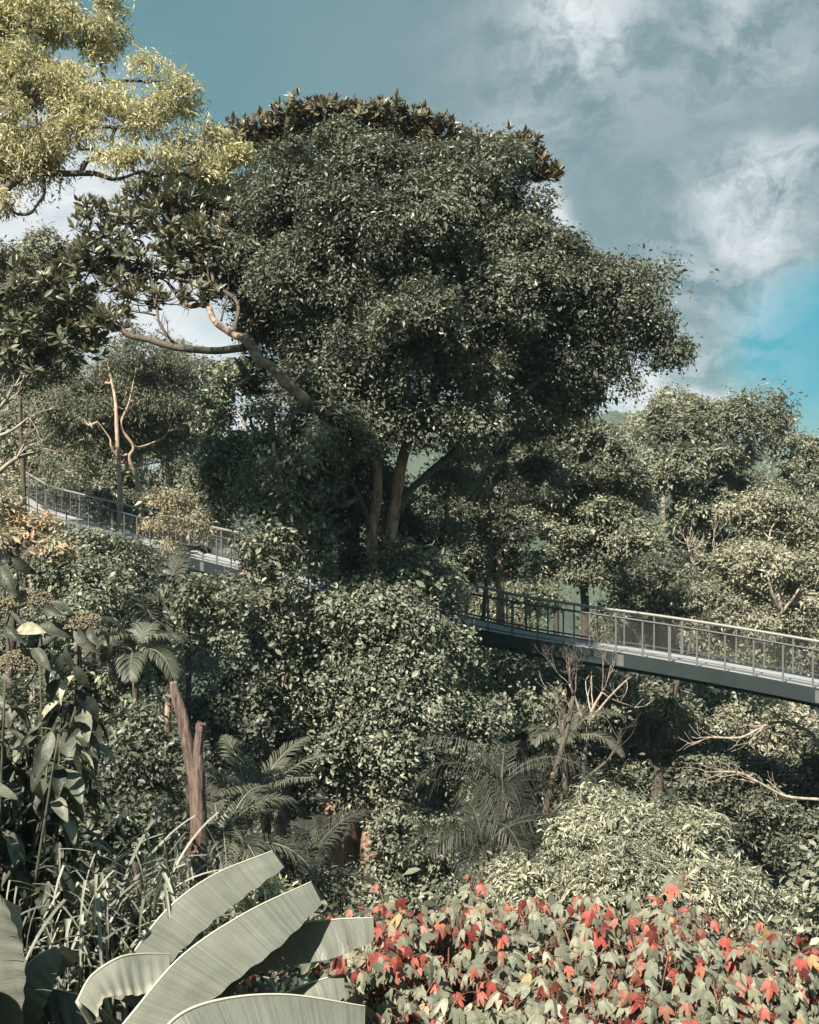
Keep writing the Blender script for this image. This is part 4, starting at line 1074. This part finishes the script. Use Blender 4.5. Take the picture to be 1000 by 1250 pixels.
def strap_clump(label, px, py, Y, n, L, w, el=(.5, 1.35), mat=G_STRAP, spread=.25):
    b = P(px, py, Y); gz = float(ground_z(b[0], b[1]))
    th = thing('strap_leaved_plant', label, 'plant', (b[0], b[1], gz), 'strap-leaved clumps')
    tb = Tubes()
    for _ in range(6):
        o = np.array([rng.normal() * spread * .6, rng.normal() * spread * .4, 0])
        tb.add([(b[0] + o[0], b[1] + o[1], gz - .2), b + o], [.05, .035], sides=7, sub=1)
    tb.build('stem', B_GREEN, th)
    fo = Foliage()
    for _ in range(n):
        az = rng.random() * 2 * math.pi; e = rng.uniform(*el); l = L * rng.uniform(.65, 1.15)
        kink = rng.uniform(.38, .68); m = 15
        s_ = np.linspace(0, 1, m)
        ee = e - 1.5 * s_ ** 1.3 - np.where(s_ > kink, rng.uniform(.9, 1.8), 0)
        ee = np.maximum(ee, -1.5)
        d = np.stack([np.cos(az) * np.cos(ee), np.sin(az) * np.cos(ee), np.sin(ee)], -1)
        st = b + np.array([rng.normal() * spread, rng.normal() * spread * .7, rng.uniform(-.5, .1)])
        pts = st + np.cumsum(d * l / m, axis=0)
        V, T = ribbon(pts, np.array([-math.sin(az), math.cos(az), 0]), w * rng.uniform(.7, 1.2))
        fo.add(V, T, np.full(len(V), rng.random()))
    fo.build('foliage', mat, th)


strap_clump('tall clump of pale strap leaves bent sharply downward left of the dead forked trunk', 142, 1125, 7.0, 190, 1.25, .024, el=(.45, 1.35))
strap_clump('lower clump of pale strap leaves tucked beneath the dark broad-leaved plant', 80, 1150, 7.0, 110, 1.0, .024)


# ------------------------------------------------------------------ broad-leaved plant, left edge
def broad_plant():
    b = P(30, 1250, 7.4); gz = float(ground_z(b[0], b[1]))
    th = thing('broad_leaved_plant', 'tall shaded plant with large drooping leaves and yellowish flower heads at the left edge', 'plant', (b[0], b[1], gz))
    tb = Tubes(); fo = Foliage(); BIG = tmpl_big()
    stems = []
    for kk in range(50):
        tx, ty = (rng.uniform(-110, 108), rng.uniform(740, 980)) if kk < 41 else (rng.uniform(-420, -40), rng.uniform(800, 980))  # last stems stand out of view, added to shade the plant's lower leaves
        Y = rng.uniform(6.6, 8.2) if kk < 41 else rng.uniform(5.2, 6.8)
        top = P(tx, ty, Y)
        s0 = np.array([b[0] + rng.normal() * .25, b[1] + rng.normal() * .25, gz - .1])
        mid = s0 * .5 + top * .5 + np.array([rng.normal() * .1, rng.normal() * .1, .1])
        tb.add([s0, mid, top], [.022, .014, .006], sides=7, sub=6)
        pp = sweep_curve([s0, mid, top], 8)
        stems.append(pp)
    pos, nn, tt, sz = [], [], [], []
    for pp in stems:
        for j in range(24):
            k = rng.integers(len(pp) // 2 - 4, len(pp)); p = pp[k]
            az = rng.random() * 2 * math.pi
            out = np.array([math.cos(az), math.sin(az), rng.uniform(-.1, .5)])
            q = p + unit(out) * rng.uniform(.06, .14)
            tb.add([p, (p + q) / 2 + np.array([0, 0, .01]), q], [.006, .005, .004], sides=4, sub=2)
            t = unit(np.array([out[0], out[1], rng.uniform(-1.0, .15)]))
            nvec = np.array([out[0] * .5, out[1] * .5, 1.0]) + rng.normal(size=3) * .25
            pos.append(q); nn.append(nvec); tt.append(t); sz.append(rng.uniform(.20, .36))
    # hand-placed lit leaves around the flower heads: tip up or drooping
    for px, py, tx, ty, s_ in ((60, 735, 68, 708, .2), (52, 742, 78, 752, .2), (45, 765, 90, 755, .28), (80, 790, 68, 812, .2), (92, 765, 118, 805, .3), (0, 690, 20, 730, .3), (15, 680, 28, 705, .22), (90, 810, 104, 845, .24), (40, 790, 60, 815, .26), (5, 765, 22, 780, .22), (110, 765, 120, 795, .2), (20, 770, 45, 760, .26)):
        a = P(px, py, 6.9); c = P(tx, ty, 6.75)
        pos.append(a); tt.append(c - a); nn.append(np.array([-.3, -.8, .5]) + rng.normal(size=3) * .3); sz.append(s_)
        tb.add([a, a + np.array([0, .1, -.15]), stems[0][-1] * .2 + a * .8 + np.array([0, .2, -.3])], [.005, .006, .006], sides=4, sub=2)
    V, T = plant_leaves(BIG, np.array(pos), np.array(nn), np.array(tt), np.array(sz) * .9, width=rng.uniform(.75, 1.1, len(pos)))
    fo.add(V, T, np.repeat(np.clip(rng.normal(.45, .28, len(pos)), 0, 1), len(BIG[0])))
    tb.build('stems', B_GREEN, th)
    fo.build('foliage', G_BIG, th, smooth=True)
    for px, py, r in ((40, 735, 26), (101, 763, 25), (28, 812, 30), (-8, 745, 26), (70, 690, 6)):
        if r < 10: continue
        c = P(px, py, 7.0); R = r / F * 7.0
        n = 700
        d = rnd_dirs(n, .6); d[:, 2] = np.abs(d[:, 2]) * .9 - .1
        p = c + d * R * np.array([1, 1, .8]) * rng.uniform(.8, 1.05, n)[:, None]
        f2 = Foliage()
        # small knobbly buds, each a little octahedron
        OCT = (np.array([(1, 0, 0), (-1, 0, 0), (0, 1, 0), (0, -1, 0), (0, 0, 1), (0, 0, -1)], float), np.array([(0, 2, 4), (2, 1, 4), (1, 3, 4), (3, 0, 4), (2, 0, 5), (1, 2, 5), (3, 1, 5), (0, 3, 5)]))
        V, T = plant_leaves(OCT, p, rng.normal(size=(n, 3)), rng.normal(size=(n, 3)), np.full(n, .0085) * rng.uniform(.7, 1.3, n))
        f2.add(V, T, np.repeat(rng.random(n) * np.where(d[:, 2] < .15, 1.0, .8), 6))
        f2.build('flower_head', G_HEAD, th)
        for _ in range(1):
            pass


broad_plant()


# ------------------------------------------------------------------ banana plants
def half_blade(mid, edge, nacross=9, ripple=.006, tears=(), sag=.03, tint0=.3, edge_tint=None):
    """blade half between the midrib curve and the margin curve with cross ripples and tears"""
    M_ = len(mid); V = []; c = []; T = []
    side = edge - mid
    nrm = unit(np.cross(np.gradient(mid, axis=0), side))
    a = np.linspace(0, 1, nacross)
    base = np.array([np.sin(np.pi * np.arange(M_) / M_)]).T
    ph = rng.normal(size=M_) * .8
    rows = []
    for j, u in enumerate(a):
        bulge = np.sin(u * math.pi) * .05 * np.linalg.norm(side, axis=1)[:, None]
        rip = (np.sin(np.arange(M_) * .23 + ph[0])[:, None] * ripple * .8 + rng.normal(size=(M_, 1)) * ripple * .10) * u
        rows.append(mid + side * u + nrm * (bulge + rip) + np.array([0, 0, -sag]) * u * u)
    G = np.stack(rows, 1)
    # tears: rows after a tear slide a little along the leaf so that a slit opens towards the margin
    tri = []; idx = np.arange(M_ * nacross).reshape(M_, nacross)
    Vv = G.reshape(-1, 3).copy(); extra = []; n = len(Vv)
    tanm = unit(np.gradient(mid, axis=0))
    tearset = {int(t[0] * (M_ - 1)): t for t in tears}
    for i in range(M_ - 1):
        lo, hi = idx[i].copy(), idx[i + 1].copy()
        if i in tearset:
            tr = tearset[i]; k0 = int((1 - tr[1]) * (nacross - 1))
            for j in range(k0 + 1, nacross):
                f = (j - k0) / (nacross - 1 - k0)
                p = Vv[idx[i, j]] + (Vv[idx[i + 1, j]] - Vv[idx[i, j]]) * min(.95, tr[2] * f) + nrm[i] * tr[2] * .012 * f
                extra.append(p); lo[j] = n; n += 1
        for j in range(nacross - 1):
            tri += [(lo[j], hi[j], hi[j + 1]), (lo[j], hi[j + 1], lo[j + 1])]
    allV = np.vstack([Vv] + ([np.array(extra)] if extra else []))
    tint = np.full(len(allV), tint0) + rng.normal(size=len(allV)) * .02
    tint[:M_ * nacross] = (np.repeat(np.clip(tint0 + rng.normal(size=M_) * .085 + .05 * np.sin(np.arange(M_) * .06 + ph[1] * 3), 0, .75), nacross))
    if edge_tint is not None:
        for j, f in ((nacross - 1, 1), (nacross - 2, .8)):
            tint[idx[:, j]] = edge_tint * f + tint[idx[:, j]] * (1 - f)
    return allV, np.array(tri), tint


def banana_leaf(parent, rib, margin, Y, Ym, back=.22, w_back=1.0, tears=(), tint=.3, edge_tint=None, petiole=None, lean=.13):
    """rib and margin: photograph pixel lists; Y, Ym: depths at the two ends for rib and for margin"""
    n = 240
    def curve(pl, Ys):
        pl = np.array(pl, float); Yv = np.interp(np.linspace(0, 1, len(pl)), [0, 1], Ys)
        c = sweep_curve([P(p[0], p[1], y) for p, y in zip(pl, Yv)], 10)
        s_ = np.concatenate([[0], np.cumsum(np.linalg.norm(np.diff(c, axis=0), axis=1))])
        q = np.linspace(0, s_[-1], n)
        return np.stack([np.interp(q, s_, c[:, i]) for i in range(3)], -1)
    mid = curve(rib, Y); mar = curve(margin, (Ym[0] - lean, Ym[1] - lean))
    ov = unit(mar - mid)
    # the leaf narrows smoothly at both ends
    V, T, c = half_blade(mid, mar, tears=tears, tint0=tint, edge_tint=edge_tint)
    # the other half falls away behind the midrib
    width = np.linalg.norm(mar - mid, axis=1, keepdims=True)
    far = mid + unit(np.array([[.15, .9, -.55]])) * width * w_back
    V2, T2, c2 = half_blade(mid, far, tint0=tint, tears=((.35, .7, .8), (.7, .8, .8)))
    fo = Foliage(); fo.add(V, T, c); fo.add(V2, T2, c2)
    lf = fo.build('leaf', G_BAN, parent, smooth=True)
    tb = Tubes(); tb.add(mid + np.array([0, 0, .004]), np.linspace(.009, .003, n), sides=6, sub=1)
    if petiole is not None:
        p0 = np.array(petiole); m0 = mid[0]
        tb.add([p0, p0 * .4 + m0 * .6 + np.array([0, 0, .05]), m0], [.03, .02, .014], sides=7, sub=5)
    tb.build('midrib', MATS['banana_rib'], lf) if False else None
    V = np.concatenate(tb.V); Tt = np.concatenate(tb.T)
    o = mk('midrib', V, Tt, MATS['banana_rib'], None, smooth=True)
    # the leaf mesh sits at its parent's origin, so its own origin is there too
    me = o.data; co = np.empty(len(me.vertices) * 3, np.float32); me.vertices.foreach_get('co', co)
    co = co.reshape(-1, 3) - np.array(parent.location, np.float32); me.vertices.foreach_set('co', co.ravel()); me.update()
    o.parent = lf


plain_mat('banana_rib', (.42, .43, .33), rough=.5)


def banana_plants():
    b = P(178, 1330, 6.1); gz = float(ground_z(b[0], b[1]))
    th = thing('banana_plant', 'banana plant with several long smooth grey-green leaves sweeping up to the right', 'banana plant', (b[0], b[1], gz))
    tb = Tubes(); crown = P(150, 1345, 6.1)
    tb.add([(b[0], b[1], gz - .2), (b[0], b[1], gz + .5), crown], [.13, .10, .07], sides=14, rough=.01); tb.build('stem', B_GREEN, th)
    c = crown
    banana_leaf(th, [(128, 1215), (160, 1168), (205, 1110), (262, 1068), (333, 1039)], [(178, 1225), (206, 1172), (250, 1128), (290, 1095), (347, 1053)], (6.2, 6.7), (6.0, 6.5), tears=((.78, .5, .6), (.55, .25, .5), (.66, .12, .4), (.9, .3, .5), (.35, .15, .4)), tint=.32, petiole=c)
    banana_leaf(th, [(120, 1290), (160, 1240), (222, 1168), (300, 1115), (380, 1077)], [(185, 1290), (232, 1238), (290, 1188), (345, 1145), (393, 1096)], (5.5, 6.1), (5.3, 5.9), tears=((.62, .2, .4), (.93, .4, .6), (.75, .12, .4), (.84, .22, .5), (.45, .1, .4)), tint=.30, petiole=c)
    banana_leaf(th, [(225, 1225), (290, 1160), (360, 1130), (410, 1123), (456, 1121)], [(270, 1228), (300, 1188), (360, 1172), (410, 1162), (456, 1142)], (6.1, 5.75), (6.05, 5.7), lean=.05, tears=((.5, .7, .5), (.85, .4, .5)), tint=.30, petiole=c)
    banana_leaf(th, [(180, 1290), (215, 1243), (270, 1221), (350, 1215), (446, 1229)], [(230, 1330), (270, 1320), (330, 1310), (390, 1300), (447, 1270)], (5.0, 5.4), (4.9, 5.3), tint=.28, petiole=c)
    banana_leaf(th, [(300, 1245), (345, 1215), (380, 1200), (420, 1189)], [(330, 1262), (360, 1240), (395, 1225), (421, 1211)], (5.8, 5.9), (5.75, 5.85), lean=.08, tint=.33, petiole=c)
    banana_leaf(th, [(95, 1222), (112, 1192), (145, 1170), (175, 1165), (208, 1165)], [(118, 1235), (128, 1212), (150, 1208), (178, 1206), (208, 1182)], (5.7, 6.1), (5.6, 6.0), tears=((.4, .7, .9), (.62, .9, .9), (.78, .7, .9)), tint=.62, edge_tint=1.0, petiole=c)
    banana_leaf(th, [(150, 1262), (110, 1222), (60, 1208), (25, 1212)], [(165, 1290), (130, 1262), (80, 1245), (28, 1235)], (5.9, 6.2), (5.8, 6.1), tears=((.2, .8, .95), (.35, .8, .95), (.5, .9, .95), (.65, .8, .95), (.8, .8, .95)), tint=.1, petiole=c)
    b2 = P(-20, 1340, 5.8); gz2 = float(ground_z(b2[0], b2[1]))
    t2 = thing('banana_plant', 'banana plant cut off by the left edge with torn leaves', 'banana plant', (b2[0], b2[1], gz2))
    tb = Tubes(); c2 = P(-15, 1330, 5.8); tb.add([(b2[0], b2[1], gz2 - .2), (b2[0], b2[1], gz2 + .6), c2], [.12, .10, .07], sides=14); tb.build('stem', B_GREEN, t2)
    banana_leaf(t2, [(-14, 1320), (-6, 1240), (-16, 1160), (-14, 1085)], [(30, 1290), (28, 1230), (30, 1160), (8, 1098)], (5.6, 5.9), (5.45, 5.7), tears=((.3, .8, .9), (.6, .7, .9), (.75, .5, .8)), tint=.35, petiole=c2)
    banana_leaf(t2, [(0, 1300), (12, 1210), (40, 1172), (72, 1154)], [(52, 1290), (50, 1240), (62, 1205), (75, 1168)], (5.9, 6.2), (5.7, 6.0), tears=((.3, .9, .95), (.45, .9, .95), (.6, .9, .95), (.75, .8, .9)), tint=.5, petiole=c2)
    banana_leaf(t2, [(-40, 1330), (-60, 1230), (-90, 1150), (-140, 1100)], [(-5, 1320), (-20, 1240), (-50, 1180), (-120, 1110)], (5.5, 5.2), (5.3, 5.0), tint=.35, petiole=c2)


banana_plants()


# ------------------------------------------------------------------ red-leaved shrubs
LOB = tmpl_lobed()
top_px = [280, 330, 380, 430, 470, 500, 540, 560, 600, 650, 700, 740, 770, 800, 850, 900, 950, 1000, 1100]
top_py = [1200, 1185, 1165, 1125, 1120, 1100, 1105, 1095, 1108, 1100, 1100, 1110, 1108, 1088, 1100, 1128, 1138, 1150, 1160]


def red_shrub(label, px, Y, spread_px, n_shoot, red):
    b = P(px, 1250, Y); gz = float(ground_z(b[0], b[1]))
    th = thing('red_leaved_shrub', label, 'shrub', (b[0], b[1], gz), 'red-leaved shrubs along the lower edge')
    tb = Tubes(); pos, nn, tt, sz, tn = [], [], [], [], []
    for _ in range(int(n_shoot * 1.1)):
        x = px + rng.normal() * spread_px * .55
        yt = np.interp(x, top_px, top_py)
        Ys = Y + rng.normal() * .35
        # the canopy is about level: nearer shoots sit lower in the picture
        lvl = P(x, yt, 9.0)[2]
        p = P(x, yt, Ys); p[2] = lvl + rng.uniform(-.5, .09) - .02 * (9 - Ys)
        f0 = np.array([b[0] + rng.normal() * .18, b[1] + rng.normal() * .18, gz - .1])
        midp = f0 * .45 + p * .55 + np.array([rng.normal() * .1, rng.normal() * .1, -.05])
        tb.add([f0, midp, p], [.014, .01, .005], sides=5, sub=5)
        for q_, k_ in ((.0, rng.integers(5, 9)), (.28, rng.integers(2, 5))):
            c = p * (1 - q_) + midp * q_
            for j in range(k_):
                az = rng.random() * 2 * math.pi
                h = rng.uniform(-.16, .03)
                o = np.array([math.cos(az), math.sin(az), 0])
                pl = rng.uniform(.06, .17)
                a0 = c + np.array([0, 0, h * .8]); q = a0 + o * pl + np.array([0, 0, rng.uniform(.0, .07)])
                tb.add([a0, (a0 + q) / 2 + np.array([0, 0, .015]), q], [.003, .0025, .002], sides=3, sub=2)
                tip = unit(o * rng.uniform(.2, .9) + np.array([0, 0, -1.0]) + rng.normal(size=3) * .15)
                pos.append(q); tt.append(tip); nn.append(o * .45 + SUN_TO * .75 + np.array([0, -.2, .1]) + rng.normal(size=3) * .32)
                young = h > -.04 and q_ == 0
                isr = rng.random() < (red * 1.5 if young else red * .3)
                sz.append(rng.uniform(.10, .15) if isr and young else rng.uniform(.11, .18)); tn.append(rng.uniform(.64, .93) if isr else (rng.uniform(.95, 1) if rng.random() < .015 else rng.uniform(0, .6)))
    V, T = plant_leaves(LOB, np.array(pos), np.array(nn), np.array(tt), np.array(sz) * .88, width=rng.uniform(.75, 1.1, len(pos)))
    fo = Foliage(); fo.add(V, T, np.repeat(np.array(tn), len(LOB[0])))
    tb.build('stems', B_STEM, th)
    fo.build('foliage', G_RED, th)


RS = [(330, 8.6, 60, 20, .7, 'red-leaved shrub showing between the banana leaves'), (440, 8.8, 60, 30, .5, 'red-leaved shrub right at the banana leaf tips'), (520, 8.6, 60, 34, .42, 'red-leaved shrub under the dark climber-covered tree, back row'),
      (610, 8.8, 65, 36, .4, 'red-leaved shrub in the back row at the left end of the silvery bush'), (700, 8.6, 65, 36, .35, 'red-leaved shrub in the back row before the middle of the silvery bush'), (800, 8.8, 60, 36, .4, 'tallest red-leaved shrub of the back row right of centre'),
      (890, 8.6, 60, 34, .3, 'red-leaved shrub of the back row below the right half of the silvery bush'), (980, 8.8, 60, 34, .35, 'red-leaved shrub of the back row at the right edge'),
      (420, 7.2, 60, 16, .6, 'red-leaved shrub low beside the bottom banana leaf'), (520, 7.2, 70, 30, .35, 'front red-leaved shrub with many stems at bottom centre'), (630, 7.1, 75, 32, .3, 'front shrub with mostly grey-green lobed leaves right of bottom centre'),
      (740, 7.2, 75, 32, .3, 'front red-leaved shrub below the tallest one'), (850, 7.1, 75, 32, .25, 'front shrub with pale lobed leaves toward the lower right'), (960, 7.2, 75, 32, .35, 'front red-leaved shrub in the bottom right corner')]
for px, Y, sp, n, red, lab in RS:
    red_shrub(lab, px, Y, sp, n, red)

# a few pale leaves of a plant leaning in at the right edge
tree('pale_leaved_shrub', 'pale-leaved shrub peeping in at the right edge above the red-leaved shrubs', [(1010, 1060, 9, 26, 40), (1015, 1120, 9, 25, 30), (1040, 1000, 9, 40, 50)],
     [[(1040, 1300, 9, .03), (1030, 1150, 9, .02), (1025, 1050, 9, .012)]], dict(tm=OV, size=.12), G_LIGHT, B_GREEN, puff=.2, per=40, limb_r=.01, twig_r=.005, sprig_r=.06, cat='shrub', crown='foliage')


# ------------------------------------------------------------------ undergrowth covering the slopes
def undergrowth():
    n = 90000
    y = 3 + 95 * rng.random(n) ** 1.25; x = (rng.random(n) * 2 - 1) * (y * .55 + 4)
    z = ground_z(x, y) + np.abs(rng.normal(size=n)) * (.25 + y * .012)
    sc_ = .10 + y * .004
    V, T = plant_leaves(OV, np.stack([x, y, z], -1), rng.normal(size=(n, 3)) * .5 + np.array([0, -.2, 1]), rng.normal(size=(n, 3)), sc_ * rng.uniform(.7, 1.4, n))
    o = mk('undergrowth', V, T, G_DARK, tint=np.repeat(rng.random(n), 7)); o['kind'] = 'stuff'
    o['label'] = 'dark leafy undergrowth covering the forest floor'; o['category'] = 'undergrowth'


undergrowth()

# ------------------------------------------------------------------ air
HAZE = 0.00022
def haze():
    lo, hi = (-1000.0, -60.0, -90.0), (1000.0, 1100.0, 60.0)
    V = [(x, y, z) for x in (lo[0], hi[0]) for y in (lo[1], hi[1]) for z in (lo[2], hi[2])]
    T = [(0, 1, 3, 2), (4, 6, 7, 5), (0, 4, 5, 1), (2, 3, 7, 6), (0, 2, 6, 4), (1, 5, 7, 3)]
    m = bpy.data.materials.new('haze_air'); m.use_nodes = True
    t = m.node_tree; t.nodes.clear()
    v = N(t, 'ShaderNodeVolumePrincipled'); v.inputs['Color'].default_value = (.72, .88, 1, 1); v.inputs['Density'].default_value = HAZE
    o = N(t, 'ShaderNodeOutputMaterial'); t.links.new(v.outputs[0], o.inputs['Volume'])
    b = mk('haze', V, T, m); b['kind'] = 'stuff'


if HAZE: haze()
